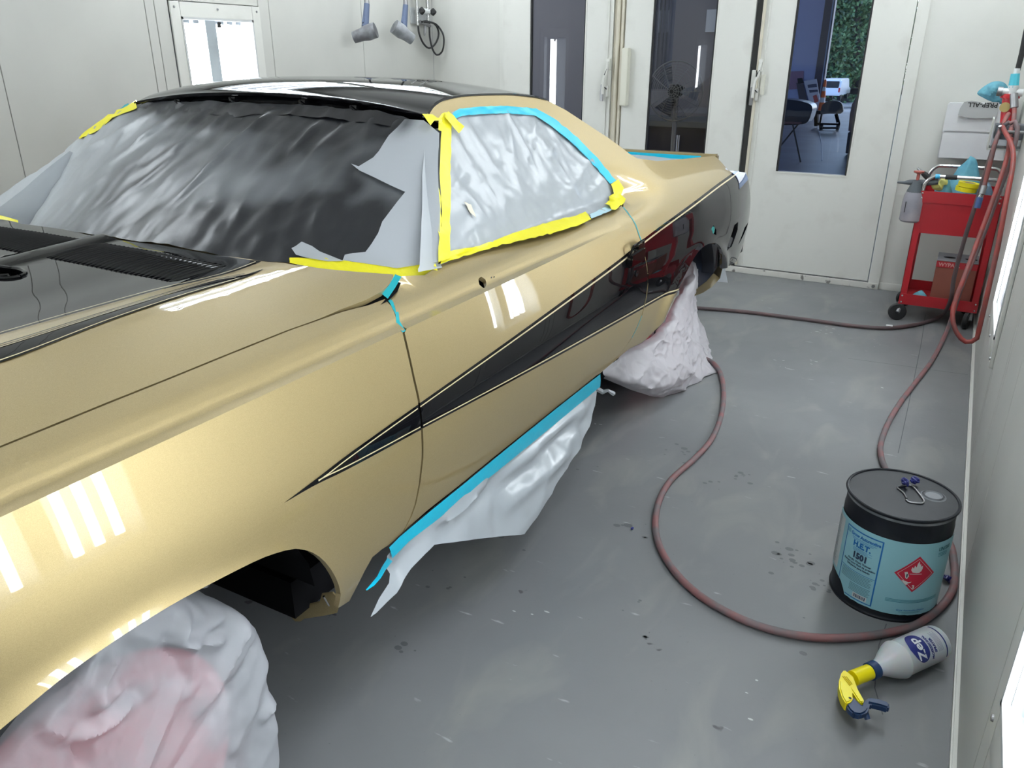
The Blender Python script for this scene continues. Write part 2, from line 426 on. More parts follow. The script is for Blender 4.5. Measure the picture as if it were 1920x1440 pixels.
# ------------------------------------------------------------------ wall light fixtures
def fixture(X, s, yc, label):
    t = thing('light_fixture', label, 'light', (X, yc, 0), 'wall light fixtures')
    def bx(q, d0, d1, y0, y1, z0, z1): q.box(min(X+s*d0, X+s*d1), max(X+s*d0, X+s*d1), yc+y0, yc+y1, z0, z1)
    z0, z1 = .405, 1.80; g = .275; gz0, gz1 = .50, 1.72
    q = MB(); bx(q, 0, .012, -FW+.002, -g, z0, z1); bx(q, 0, .012, g, FW-.002, z0, z1); bx(q, 0, .012, -g, g, z0, gz0); bx(q, 0, .012, -g, g, gz1, z1)
    q.build('frame', wallm2, t, bevel=.002)
    q = MB()
    for y0, y1, a0, a1 in ((-g, -g+.012, gz0, gz1), (g-.012, g, gz0, gz1), (-g, g, gz0, gz0+.012), (-g, g, gz1-.012, gz1)): bx(q, .003, .016, y0, y1, a0, a1)
    q.build('gasket', mat('lamp_gasket', (.55, .56, .56), .5), t)
    q = MB(); q.add([(X+s*.002, yc-g, gz0), (X+s*.002, yc+g, gz0), (X+s*.002, yc+g, gz1), (X+s*.002, yc-g, gz1)], [(0, 1, 2, 3)]); q.build('glass_pane', pane, t)
    q = MB(); bx(q, -.16, -.155, -g-.02, g+.02, gz0-.03, gz1+.03)
    for y in (-g-.02, g+.02): bx(q, -.16, 0, y-.003, y+.003, gz0-.03, gz1+.03)
    for z in (gz0-.03, gz1+.03): bx(q, -.16, 0, -g-.02, g+.02, z-.003, z+.003)
    q.build('housing', lampwhite, t)
    q = MB(); q.prism([(-.055, -.155), (.055, -.155), (.040, -.065), (-.040, -.065)], 'z', gz0, gz1, Matrix(((0, s, 0, X), (1, 0, 0, yc), (0, 0, 1, 0), (0, 0, 0, 1))))
    q.build('centre_spine', lampgrey, t)
    for y in (-.235, -.165, -.095, .095, .165, .235):
        q = MB(); q.tube([(X-s*.10, yc+y, gz0+.02), (X-s*.10, yc+y, gz1-.02)], .016, 12); o = q.build('tube', tubem, t)
        for z in (gz0+.01, gz1-.022): q = MB(); q.box(X-s*.10-.02, X-s*.10+.02, yc+y-.02, yc+y+.02, z-.005, z+.012); q.build('socket', lampwhite, t)
    q = MB(); bx(q, .004, .012, -.012, .012, gz1-.05, gz1-.02); q.build('clip', rubber, t)
    for y in (-FW+.03, 0, FW-.03):
        for z in (z0+.03, z1-.03):
            q = MB(); q.lathe([(0, 0), (.007, 0), (.006, .004), (0, .005)], 10, Matrix.Translation((X+s*.012, yc+y, z)) @ Matrix.Rotation(s*PI/2, 4, 'Y')); q.build('screw', steel, t)
    return t
for f, w in ((FIX[0], 'nearest the back wall'), (FIX[2], 'over the black car roof')): fixture(XL, 1, f, f'wall light box with glowing tubes on left wall, {w}')
for f, w in zip(FIX, ('behind the photographer', 'by the bottle at bottom right', 'below the red hoses')): fixture(XR, -1, f, f'wall light box with glowing tubes on right wall, {w}')
# hip fixtures: sloping lamps between walls and ceiling
for s, X in ((1, XL), (-1, XR)):
    for yc, w in ((-1.7, 'back'), (1.2, 'second'), (3.6, 'third'), (5.1, 'added front')):  # front pair is unseen, added to brighten the far end
        t = thing('ceiling_light', f'sloping lamp where the {"left" if s > 0 else "right"} wall meets the ceiling, {w} one', 'light', (X+s*.32, yc, 2.63), 'ceiling lamps')
        Mx = Matrix.Translation((X+s*.32, yc, 2.63)) @ Matrix.Rotation(s*-PI/4, 4, 'Y')
        q = MB(); q.box(-.30, .30, -.66, .66, .0, .02, Mx); q.build('housing', lampwhite, t)
        q = MB(); q.box(-.32, -.30, -.68, .68, -.07, .02, Mx); q.box(.30, .32, -.68, .68, -.07, .02, Mx); q.box(-.3, .3, -.68, -.66, -.07, .02, Mx); q.box(-.3, .3, .66, .68, -.07, .02, Mx); q.build('frame', wallm2, t)
        for x in (-.2, -.07, .07, .2):
            q = MB(); q.tube([Mx @ Vector((x, -.61, -.03)), Mx @ Vector((x, .61, -.03))], .019, 12); q.build('tube', tubem, t)
        q = MB(); q.add([Mx @ Vector(v) for v in ((-.3, -.66, -.064), (.3, -.66, -.064), (.3, .66, -.064), (-.3, .66, -.064))], [(0, 1, 2, 3)]); q.build('glass_pane', pane, t)

# ------------------------------------------------------------------ end wall with three door leaves
YW = YE
b = MB()
b.box(XL, -3.414, YW, YW+.1, 0, ZC); b.box(-.443, XR, YW, YW+.1, 0, ZC); b.box(-3.414, -.443, YW, YW+.1, 2.62, ZC)
we = struct(b.build('wall_end', wallm))
q = MB(); q.box(-.443, -.372, YW-.022, YW, 0, 2.7); q.build('door_frame', wallm2, we, bevel=.003)
q = MB(); q.box(-3.45, -3.416, YW-.004, YW, 0, 2.7); q.build('door_frame', wallm2, we)
q = MB(); q.box(-.37, XR-.002, YW-.012, YW, 0, .05); q.box(XL+.002, -3.45, YW-.012, YW, 0, .05); q.build('kick_strip', wallm2, we, bevel=.003)
q = MB(); q.box(-3.414, -.375, YW-.03, YW+.08, 0, .042); o = q.build('door_sill', noisy(mat('chipped_sill', (.6, .59, .55), .6), (.16, .15, .14), 22, 6, .60, .68), we, bevel=.003)
q = MB(); q.lathe([(0, 0), (.012, 0), (.010, .006), (0, .008)], 12, Matrix.Translation((-.405, YW-.03, .022)) @ Matrix.Rotation(PI/2, 4, 'X')); q.build('bolt', steel, we)
def door(n, x0, x1, g0, g1, dp=doorpane):
    d = MB(); y0, y1 = YW-.02, YW+.03; gz0, gz1 = .76, 2.35; z0, z1 = .052, 2.6
    d.box(x0, g0, y0, y1, z0, z1); d.box(g1, x1, y0, y1, z0, z1); d.box(g0, g1, y0, y1, z0, gz0); d.box(g0, g1, y0, y1, gz1, z1)
    o = struct(d.build('door_%d' % n, wallm2, loc=((x0+x1)/2, YW, 0)))
    q = MB(); q.add([(g0, YW+.006, gz0), (g1, YW+.006, gz0), (g1, YW+.006, gz1), (g0, YW+.006, gz1)], [(0, 1, 2, 3)]); q.build('glass_pane', dp, o)
    q = MB(); e = .010
    for a in ((g0-e, g0, gz0-e, gz1+e), (g1, g1+e, gz0-e, gz1+e), (g0, g1, gz0-e, gz0), (g0, g1, gz1, gz1+e)): q.box(a[0], a[1], y0-.003, y0+.001, a[2], a[3])
    q.build('window_bead', wallm2, o)
    q = MB(); q.box(g0-.001, g0+.012, y0+.006, YW+.006, gz0, gz1); q.box(g1-.012, g1+.001, y0+.006, YW+.006, gz0, gz1); q.build('window_seal', rubber, o)
    return o
d1 = door(1, -3.408, -2.470, -3.164, -2.694)
d2 = door(2, -2.372, -1.436, -2.163, -1.695)
d3 = door(3, -1.388, -.449, -1.171, -.698, glass_mat('bluish_door_glass', (.84, .88, 1.0)))
# posts between the leaves
q = MB(); q.box(-2.466, -2.376, YW-.005, YW+.05, .04, 2.62); p1 = q.build('door_post', ribm, we)
q = MB(); q.tube([(-2.43, YW-.012, .05), (-2.43, YW-.012, 2.6)], .016, 12); q.build('post_rib', ribm, we)
q = MB(); q.box(-2.400, -2.384, YW-.03, YW-.004, .05, 2.6); q.build('post_rib', ribm, we)
q = MB(); q.box(-1.432, -1.392, YW-.0, YW+.05, .04, 2.62); q.build('door_post', seam, we)
q = MB(); q.box(-1.386, -1.366, YW-.034, YW-.02, .06, 2.58); q.build('rib', ribm, d3, bevel=.003)
q = MB(); q.box(-1.345, -1.335, YW-.026, YW-.02, .06, 2.58); q.build('rib', wallm2, d3)
q = MB(); q.box(-2.51, -2.497, YW-.03, YW-.02, .06, 2.58); q.build('rib', wallm2, d1, bevel=.002)
# pull handle (cream block) on door 2
a = ony(1160, 90, YW-.05); c = ony(1167, 198, YW-.05)
q = MB(); q.box(-2.368, -2.315, YW-.075, YW-.02, c.z, a.z); q.build('pull_handle', mat('cream_handle', (.66, .65, .56), .5), d2, bevel=.004)
def latch(dr, X, plate):
    q = MB(); q.box(X-.028, X+.012, YW-.034, YW-.02, 1.29, 1.43); q.build('latch_plate', wallm2, dr, bevel=.003)
    q = MB(); q.box(X+.016, X+.042, YW-.05, YW-.02, 1.42, 1.50); q.tube([(X+.03, YW-.055, 1.48), (X+.024, YW-.06, 1.40), (X+.004, YW-.06, 1.36), (X+.0, YW-.06, 1.25)], .010, 8); q.build('latch_link', wallm2, dr)
    q = MB(); q.box(X-.018, X+.006, YW-.066, YW-.05, 1.20, 1.32); q.build('latch_lever', steel, dr, bevel=.003)
    q = MB(); q.box(X+.012, X+.034, YW-.045, YW-.02, 1.23, 1.31); q.build('latch_keeper', wallm2, dr, bevel=.003)
    q = MB(); q.tube([(X+.03, YW-.064, 1.43), (X+.012, YW-.068, 1.385)], .004, 6); q.tube([(X+.012, YW-.055, 1.30), (X+.03, YW-.055, 1.285)], .004, 6); q.build('latch_pin', rubber, dr)
latch(d1, -2.515, 0); latch(d3, -1.385, 1)
q = MB(); q.box(-1.345, -1.315, YW-.04, YW-.026, 1.27, 1.40); q.build('latch_plate', mat('cream_plate', (.64, .63, .55), .5), d3, bevel=.003)
# ------------------------------------------------------------------ the car: body surfaces (metres, X across, Y towards the tail)
CX = -1.975        # centre line
d_low = Mono([(.28, .062), (.34, .034), (.40, .008), (.46, -.012), (.53, -.025), (.60, -.031), (.67, -.034), (.73, -.033), (.79, -.028), (.85, -.019), (.90, -.0105), (.957, .0)])
d_shoulder = Mono([(.957, .0), (.9605, .022), (.972, .040), (.985, .062), (.995, .090), (1.003, .118), (1.012, .135)])
d_smooth = Mono([(.86, -.0175), (.90, -.0095), (.93, .000), (.957, .014), (.985, .052), (1.003, .088), (1.016, .118), (1.03, .140)])
d_quart = Mono([(.86, -.0175), (.90, -.0095), (.94, .005), (.98, .028), (1.02, .060), (1.06, .102), (1.10, .146), (1.16, .203), (1.25, .278), (1.38, .372)])
def d_green(z):
    t = max(0, (z-1.012)/.368); return .135+.235*t**1.12
def arch_f(Y, z, yc, r, zc, rz):
    return math.sqrt(((Y-yc)/r)**2+(max(0, z-zc)/rz)**2+(min(0, z-zc)/1.6)**2)
def S(Y, z):
    lo = d_low(z) if z < .957 else d_shoulder(z)
    hi = d_low(z) if z < .86 else d_smooth(z)
    k = sst(1.75, 2.7, Y); d = lerp(lo, hi, k)
    if z > 1.0:
        g = d_green(z); d = lerp(d, g, sst(1.0, 1.03, z))
    if z > .86: d = lerp(d, d_quart(z), sst(2.70, 3.25, Y))
    d += .045*max(0, (Y-3.95)/.60)**2.0+.05*max(0, (.1-Y)/.8)**2
    for yc, r, zc, rz in ((.50, .50, .40, .285), (3.50, .51, .42, .275)):     # wheel-arch flares
        f = arch_f(Y, z, yc, r, zc, rz); d -= .014*math.exp(-((f-1.0)/.12)**2)
    if 1.0 < z: pass
    return -1.0-d
def sideL(Y, z): return Vector((S(Y, z), Y, z))
def hs(px, py):
    p = hit(px, py, lambda P: P.x-S(P.y, P.z), .4, 8.0)
    return (p.y, p.z)
def hsl(L): return [hs(*p) for p in L]
hoodp = Mono([(0, 1.071), (.025, 1.067), (.06, 1.059), (.2, 1.059), (.42, 1.055), (.54, 1.050), (.60, 1.052), (.66, 1.048), (.72, 1.036), (.80, 1.016), (.862, .9985), (.90, .99)])
def T(X, Y):
    a = abs(X-CX); z = hoodp(a)
    z += .024*sst(1.15, 1.5, Y)*sst(.5, .85, a)-.030*max(0, .6-Y)**1.5*.6
    z -= .022*(1-sst(.72, 1.42, Y))*(1-sst(.30, .60, a))
    return z
def hoodL(X, Y): return Vector((X, Y, T(X, Y)))
def ht(px, py):
    p = hit(px, py, lambda P: P.z-T(P.x, P.y), .4, 4.5)
    return (p.x, p.y)
def WS(X, z):       # windshield: Y as function of X, z
    a = abs(X-CX); t = (z-1.02)/.35
    return lerp(1.375+.285*min(a/.845, 1.1)**2.2, 1.925+.04*min(a/.6, 1.2)**2, t)
def wsL(X, z): return Vector((X, WS(X, z), z))
def hw(px, py):
    p = hit(px, py, lambda P: P.y-WS(P.x, P.z), .4, 7)
    return (p.x, p.z)
UPX = Vector((1, 0, 0)); UPZ = Vector((0, 0, 1)); UPF = Vector((0, -1, .6))
def smooth2(L, step=.05): return [(v.x, v.y) for v in catmull([Vector((p[0], p[1])) for p in L], step)]

car = thing('car', 'gold and black two-door pickup coupe, masked with paper and tape for painting', 'car', (CX, 1.9, 0))
# --- outlines read on the photograph, placed on the body surface
gapF = smooth2(hsl([(742, 518), (720, 550), (741, 585), (757, 625), (763, 650), (775, 705), (785, 750), (791, 800), (792, 860), (787, 905), (779, 945), (770, 970), (756, 997), (730, 1021)]))
gapR = smooth2(hsl([(1168, 388), (1185, 410), (1198, 440), (1206, 465), (1214, 500), (1215, 530), (1211, 560), (1204, 590), (1195, 612), (1184, 634), (1168, 656), (1148, 677), (1124, 701)]))
archF = smooth2(hsl([(-60, 1418), (20, 1352), (119, 1270), (222, 1197), (317, 1137), (396, 1094), (475, 1054), (515, 1038), (554, 1029), (586, 1036), (610, 1054), (629, 1082), (639, 1115), (634, 1140)]), .03)
archR = smooth2(hsl([(1354, 504), (1354, 475), (1350, 462), (1341, 456), (1327, 458), (1313, 468), (1300, 486), (1290, 505), (1278, 530), (1262, 570), (1236, 612), (1208, 639), (1178, 655)]), .03)
G = .0035
# front fender
fb = hsl([(655, 1127), (667, 1104), (683, 1072), (698, 1045), (716, 1030)])
a0 = archF[0]; af = [(1.0-p[0]-.0, p[1]) for p in archF if p[1] < .60 or p[0] > .5]
frontarch = [(2*.5-p[0], p[1]) for p in reversed(archF) if p[0] > .52]
frontarch = [p for p in frontarch if p[0] < a0[0]-.01]
zg = lambda Y: T(-1.112, Y)      # height of the hood gap
# the fender's top edge follows the hood gap
gap_top = [onx(0, 840, -1.113)]
def on_gap(px, py):
    p = hit(px, py, lambda P: P.z-T(P.x, P.y), .3, 4)
    return p
gp = [on_gap(*p) for p in [(0, 840), (100, 799), (200, 758), (320, 710), (430, 665), (540, 621), (640, 582), (690, 563), (718, 548), (734, 533), (741, 516)]]
gapx = Mono([(-1.0, gp[0].x)]+[(p.y, p.x) for p in gp[:9]])
#print('GAP', [tuple(round(c, 3) for c in p) for p in gp])
def zS(X, Y):   # height at which the side surface reaches X
    a, c = .96, 1.3
    for _ in range(40):
        m_ = (a+c)/2
        if S(Y, m_) > X: a = m_
        else: c = m_
    return a
fy = [p.y for p in gp[:9]]
topedge = [(-.70, zS(gapx(-.7)+.004, -.7)), (-.3, zS(gapx(-.3)+.004, -.3)), (0.1, zS(gapx(.1)+.004, .1))]+[(p.y, zS(p.x+.004, p.y)) for p in gp[:9] if p.y < gapF[0][0]-.01]
#print('TOP', [(round(a, 3), round(c, 3)) for a, c in topedge]); print('GAPF', gapF[0], gapF[3], gapF[-1]); print('GAPR', gapR[0], gapR[-1])
crease = [(-.69, .957), (1.9, .957)]
gF = [p for p in gapF if p[1] < .999]
gyF = Mono(sorted([(p[1], p[0]) for p in gapF[::2]]))
poly = [(p[0]-G, p[1]) for p in gF]+list(reversed(fb))+list(reversed(archF))+list(reversed(frontarch))+[(-.35, .45), (-.70, .50), (-.72, .75), (-.70, topedge[0][1])]+topedge[1:]
FEND = poly
fender = panel('front_fender', poly, sideL, gold, car, lines=[[(-.69, zz_), (gyF(zz_)-.010, zz_)] for zz_ in (.957, .9605, .966, .972, .980, .988)], step=.035, bstep=.016)
panel('front_fender', poly, sideL, gold, car, lines=[[(-.69, zz_), (gF[0][0]-.03, zz_)] for zz_ in (.957, .972)], step=.07, bstep=.04, mirror=CX)
# door
belt = hsl([(1166, 386), (1140, 397), (1103, 410), (1040, 429), (960, 452), (890, 472), (826, 496), (796, 516), (752, 518)])
sill = hsl([(1120, 703), (1040, 766), (940, 846), (860, 911), (800, 958), (748, 1004)])
keyhole = [(v.x, v.y) for v in catmull([Vector(p) for p in hsl([(897, 524), (903, 519), (910, 524), (912, 533), (907, 540), (899, 534)])], .008, True)]
poly = [(p[0]+G, p[1]) for p in gapF]+list(reversed(sill))+[(p[0]-G, p[1]) for p in reversed(gapR)]+belt
DOORPOLY = poly
panel('door', poly, sideL, gold, car, step=.07, bstep=.04, mirror=CX)
# quarter panel, sail and roof rail
win = hsl([(1168, 380), (1163, 362), (1150, 343), (1113, 297), (1073, 257), (1033, 225), (1000, 208), (940, 203), (893, 205), (858, 209), (845, 217), (838, 230)])
railtop = hsl([(800, 213), (812, 196), (830, 185), (873, 177), (940, 175), (1000, 180), (1017, 184), (1060, 206), (1100, 232), (1140, 258), (1165, 276)])
WIN = win; RAIL = railtop
#print('RAIL', [tuple(round(c, 3) for c in p) for p in railtop]); print('WIN', [tuple(round(c, 3) for c in p) for p in win])
bed = hsl([(1180, 288), (1195, 297), (1232, 302), (1270, 299), (1300, 296), (1340, 292), (1360, 292)])
tail = hsl([(1372, 302), (1385, 315), (1399, 342), (1407, 370)])
#print('BED', [tuple(round(c, 3) for c in p) for p in bed]); print('TAIL', tail)
tail = hsl([(1360, 292), (1372, 302), (1385, 315), (1399, 342), (1408, 370), (1411, 395), (1404, 425), (1391, 455), (1373, 478), (1358, 500)])
bed = bed[:-1]
tail = [bed[-1], (bed[-1][0]+.035, .985), (4.46, .93), (4.545, .85), (4.60, .77), (4.615, .69), (4.58, .60), (4.50, .52), (4.40, .455)]
#print('TAIL', [tuple(round(c, 3) for c in p) for p in tail]); print('ARCHR', [tuple(round(c, 3) for c in p) for p in archR])
slots = [hsl([(1377, 422), (1384, 416), (1383, 431), (1372, 462), (1363, 471), (1367, 453)]), hsl([(1396, 427), (1403, 416), (1401, 424), (1389, 451), (1384, 459)]), hsl([(1333, 429), (1338, 422), (1343, 431), (1343, 441), (1337, 438)])]
qpoly = [(p[0]+G, p[1]) for p in gapR]+list(reversed(archR))+list(reversed(tail))+list(reversed(bed))+list(reversed(railtop))+list(reversed(win))
QP = qpoly
panel('quarter_panel', qpoly, sideL, gold, car, step=.08, bstep=.05, mirror=CX)
for i, sl in enumerate(slots[:2]):
    q = MB(); cy = sum(p[0] for p in sl)/len(sl); cz = sum(p[1] for p in sl)/len(sl); X = S(cy, cz)-.03
    q.box(X-.01, X, cy-.14, cy+.14, cz-.14, cz+.14); q.tube([(X+.012, cy-.02, cz-.06), (X+.012, cy+.03, cz-.02)], .012, 8); q.build('lamp_recess', rubber, car)
q = MB(); sl = slots[2]; cy = sum(p[0] for p in sl)/len(sl); cz = sum(p[1] for p in sl)/len(sl); q.lathe([(0, .0), (.022, .0), (.018, .012), (0, .016)], 10, Matrix.Translation((S(cy, cz)-.014, cy, cz)) @ Matrix.Rotation(PI/2, 4, 'Y')); q.build('marker_plug', mat('teal_plug', (.02, .16, .15), .2), car)

# --- side stripes (paint lines on the panels)
gy = Mono(sorted([(p[1], p[0]) for p in gapF[::2]])); gyr = Mono(sorted([(p[1], p[0]) for p in gapR[::2]]))
U = Mono(sorted(hsl([(532, 943), (567, 917), (617, 879), (640, 861), (787, 756), (927, 657), (1050, 568), (1173, 477), (1204, 450), (1300, 379), (1360, 334), (1384, 315)])))
L = Mono(sorted(hsl([(532, 943), (580, 915), (649, 881), (790, 805), (873, 761), (1000, 693), (1100, 638), (1207, 578), (1235, 562), (1252, 554), (1272, 545)])))
Y0 = hs(532, 943)[0]
def cross(f, g, y):
    for _ in range(30): y = lerp(y, g(f(y)), .6)
    return y
def frange(a, b, n): return [a+(b-a)*i/n for i in range(n+1)]
def seg(f, a, b, n=24): return [(y, f(y)) for y in frange(a, b, n)]
def gseg(g, za, zb, d, n=6): return [(g(z)+d, z) for z in frange(za, zb, n)]
uF = cross(U, gy, 1.36); lF = cross(L, gy, 1.36); uR = cross(U, gyr, 2.83); lR = cross(L, gyr, 2.83)
panel('stripe', seg(U, Y0, uF-G)+gseg(gy, U(uF), L(lF), -G)+list(reversed(seg(L, Y0+.002, lF-G))), sideL, blackline, fender, off=.0009, rim=False, step=.03, bstep=.02)
door_o = panel('door', DOORPOLY, sideL, gold, car, holes=[keyhole], lines=[[(gyF(zz_)+.010, zz_), (2.60, zz_)] for zz_ in (.957, .9605, .966, .972, .980, .988)], step=.035,
    paint=seg(U, uF+G-.002, uR-G+.002)+gseg(gyr, U(uR), L(lR), -G)[1:-1]+list(reversed(seg(L, lF+G-.002, lR-G+.002)))+list(reversed(gseg(gy, U(uF), L(lF), G)))[1:-1], mpaint=black)
yLend = hs(1272, 545)[0]
ai = [p for p in archR if p[1] > L(yLend)+.004 or p[0] > 3.6]
tlo = [p for p in tail if p[1] < U(4.6)+.2]
ue = hs(1384, 315); tlow = [p for p in tail[2:]]
qb = seg(U, uR+G, ue[0]-.01)+[(p[0]-.001, p[1]) for p in tlow]+ai+list(reversed(seg(L, lR+G, ai[-1][0]-.01, 10)))+list(reversed(gseg(gyr, U(uR), L(lR), G)))
quarter = panel('quarter_panel', QP, sideL, gold, car, holes=slots, step=.03, thick=.014, paint=qb, mpaint=black)
#print('qb ok')
def pin(f, k, y0, y1, w, par, m=pinline):
    """pinstripe between offsets k and k+w below/above the edge curve"""
    n = max(6, int((y1-y0)/.03)); rows = [[], []]
    for y in frange(y0, y1, n):
        for r, o in ((0, k(y)), (1, k(y)+w(y))):
            z = f(y)+o; rows[r].append(sideL(y, z)+Vector((.0017, 0, .0003)))
    q = MB(); q.grid(rows); return q.build('pinstripe', m, par, recalc=False)
P0 = hs(596, 901)[0]
kU = lambda y: -.006-.016*0-.010*sst(P0, P0+.25, y)-.004
kL = lambda y: .006+.006*sst(P0, P0+.25, y)+.002
mid = lambda y: (U(y)+L(y))/2
# near the point both pinlines start together
def ku(y): return max(-(.0062+.0040*sst(1.2, 2.8, y)), mid(y)-U(y)+.0006)
def kl(y): return min(.0062+.0030*sst(1.2, 2.8, y), mid(y)-L(y)-.0006)
wU = lambda y: -(.0026+.0036*sst(1.0, 2.8, y))
wL = lambda y: .0026+.0030*sst(1.0, 2.8, y)
pin(U, ku, P0, uF-.008, wU, fender); pin(L, kl, P0, lF-.008, wL, fender)
pin(U, ku, uF+.002, uR-.006, wU, door_o); pin(L, kl, lF+.004, lR-.006, wL, door_o)
pin(U, ku, uR+.004, ue[0]-.03, wU, quarter); pin(L, kl, lR+.004, yLend-.02, wL, quarter)

# --- hood
_re = [ht(*p) for p in [(208, 445), (292, 458), (400, 478), (492, 489), (546, 496), (600, 503), (650, 508), (700, 512)]]
_re = sorted((max(0.0, x-CX), y) for x, y in _re); _re[0] = (0.0, _re[0][1]); redge = Mono(_re+[(gp[10].x-.004-CX, gp[10].y)]) if _re[-1][0] < gp[10].x-.01-CX else Mono(_re)
#print('REDGE', _re, gp[10])
hp = []
for Y in (-.68, -.4, -.1, .2): hp.append((gapx(Y)-.004, Y))
hp += [(p.x-.004, p.y) for p in gp[:9]]+[(gp[9].x-.004, gp[9].y), (gp[10].x-.005, gp[10].y)]
rear = [(CX+a, redge(a)) for a in (.82, .78, .74, .70, .65, .6, .5, .4, .2, 0)]
right = hp+rear; poly = right+[(2*CX-x, y) for x, y in reversed(right[:-1])]
def quadpx(L_): return [ht(*p) for p in L_]
lvR = quadpx([(93, 489), (157, 463), (395, 500), (333, 523)])
#print('LOUVRE', lvR)
lx0, lx1, ly0, ly1 = -1.925, -1.475, 1.105, 1.265
holeR = [(lx0, ly0), (lx1, ly0), (lx1, ly1), (lx0, ly1)]; holeL = [(2*CX-x, y) for x, y in holeR]
HP = poly
def hq(px, py): x, y = ht(px, py); return (y, abs(x-CX))
E1 = Mono(sorted([(-.68, .60)]+[hq(*p) for p in [(0, 627), (108, 596), (208, 568), (292, 545), (385, 524), (429, 512), (490, 490)]]))
W0 = Mono(sorted([(-.68, .625)]+[hq(*p) for p in [(0, 650), (227, 578), (396, 527), (460, 516), (494, 505)]]))
W1 = Mono(sorted([(-.68, .72)]+[hq(*p) for p in [(0, 681), (235, 592), (375, 546), (460, 521), (496, 505)]]))
#print('E1', [(round(y, 3), round(E1(y), 3)) for y in frange(.6, 1.33, 6)])
bl = [(CX+E1(y), y) for y in frange(-.68, redge(.55)-.004, 40)]+[(CX+a, redge(a)-.001) for a in (.45, .3, .15, 0)]
bl = [(x, y+.0015) if y > 1.3 else (x, y) for x, y in bl]; bl = bl+[(2*CX-x, y) for x, y in reversed(bl[:-1])]
hsc = ht(8, 513); hscl = [(hsc[0]+.062*math.cos(a), hsc[1]+.034*math.sin(a)) for a in [2*PI*i/16 for i in range(16)]]
hood = panel('hood', HP, hoodL, gold, car, out=UPZ, holes=[holeR, holeL, hscl], step=.035, lines=[[(CX+k, -.67), (CX+k, 1.33)] for k in (-.045, -.018, 0, .018, .045)]+[[(CX+s_*k, -.66), (CX+s_*k, 1.30)] for s_ in (1, -1) for k in (.66, .76)], paint=bl, mpaint=black)
ye = ht(494, 505)[1]
for s in (1, -1):
    w = [(CX+s*W0(y), y) for y in frange(-.68, ye, 36)]+[(CX+s*W1(y), y) for y in reversed(frange(-.68, ye-.01, 36))]
    panel('stripe', w, hoodL, blackline, hood, out=UPZ, off=.0012, rim=False)
    for f, o, wd, m, y1 in ((E1, -.006, -.004, pinline, 1.325), (E1, .004, .0035, blackline, 1.325), (W0, -.010, .004, blackline, ye-.05), (W1, -.005, -.0035, pinline, ye-.08), (W0, .004, .003, pinline, ye-.08)):
        q = MB(); rows = [[], []]
        for y in frange(-.67, y1, 50):
            for r, k in ((0, o), (1, o+wd)):
                x = CX+s*(f(y)+k); rows[r].append(Vector((x, y, T(x, y)+.0017)))
        q.grid(rows); q.build('pinstripe', m, hood, recalc=False)
# louvres
for hole, grp in ((holeR, 1), (holeL, -1)):
    x0 = min(p[0] for p in hole); x1 = max(p[0] for p in hole)
    q = MB(); n = 26
    q.grid([[Vector((lerp(x0-.01, x1+.01, i/6), y, T(lerp(x0, x1, i/6), y)-.014)) for i in range(7)] for y in (ly0-.01, ly1+.01)]); q.build('louvre_tray', darkmetal, hood, recalc=False)
    wd = (x1-x0)/n
    for i in range(n):
        xc = x0+wd*(i+.5); rows = []
        for j in range(7):
            y = lerp(ly0-.002, ly1+.002, j/6); k = .9 if j in (0, 6) else 1.0
            zz = T(xc, y)
            lift_ = .006*(1-abs(j/3-1)**4)
            rows.append([Vector((xc-wd*.30, y, zz-.012)), Vector((xc-wd*.24, y, zz-.001+lift_*.4)), Vector((xc-wd*.04, y, zz+.0005+lift_)), Vector((xc+wd*.14, y, zz+lift_*.5)), Vector((xc+wd*.20, y, zz-.012))])
        q = MB(); q.grid(rows); q.build('louvre', black, hood, recalc=False, smooth=50)
q = MB(); c = hsc; q.grid([[Vector((c[0]+.09*x, c[1]+.07*y, T(*c)-.03)) for x in (-1, 1)] for y in (-1, 1)]); q.build('scoop_floor', darkmetal, hood, recalc=False)
q = MB(); q.tube([Vector((c[0]-.05, c[1]-.02, T(*c)-.012)), Vector((c[0]+.0, c[1]+.01, T(*c)-.006)), Vector((c[0]+.05, c[1]-.01, T(*c)-.014))], .005, 6); q.tube([Vector((c[0]-.01, c[1]-.03, T(*c)-.02)), Vector((c[0]+.02, c[1]+.02, T(*c)-.008))], .004, 6); q.build('scoop_bracket', blackline, hood)
q = MB(); q.tube([Vector((x, y, T(x, y)+.001)) for x, y in hscl+[hscl[0]]], .005, 6, caps=False); q.build('scoop_lip', black, hood)

# --- roof
ry = Mono([(p[0], p[1]) for p in sorted(railtop) if p[0] < 2.70])
def redge_z(Y): return ry(min(Y, 2.70))
roof_rows = []
def roofpt(f, v):
    """f: -1..1 across, v: 0..1 front to back"""
    a = abs(f)
    Y = lerp(1.915-.0*(1-a*a), 2.70-.05*(1-a), v)
    ze = redge_z(max(1.935, Y)); Xe = S(Y, ze)+.002; ae = Xe-CX
    crown = lerp(.044, .044, sst(0, .35, v))*(1-sst(.8, 1.0, v)*.35)
    z = ze+.0015+crown*(1-a**2.4)
    z -= .003*(1-sst(0, .06, v))
    return Vector((CX+f*ae, Y, z))
rows = [[roofpt(f, v) for f in frange(-1, 1, 40)] for v in [0, .01, .025, .05, .08, .12, .17, .23, .3, .4, .5, .6, .7, .8, .88, .94, 1]]
q = MB(); q.grid(rows); roof = q.build('roof', black, car, recalc=False, smooth=80)
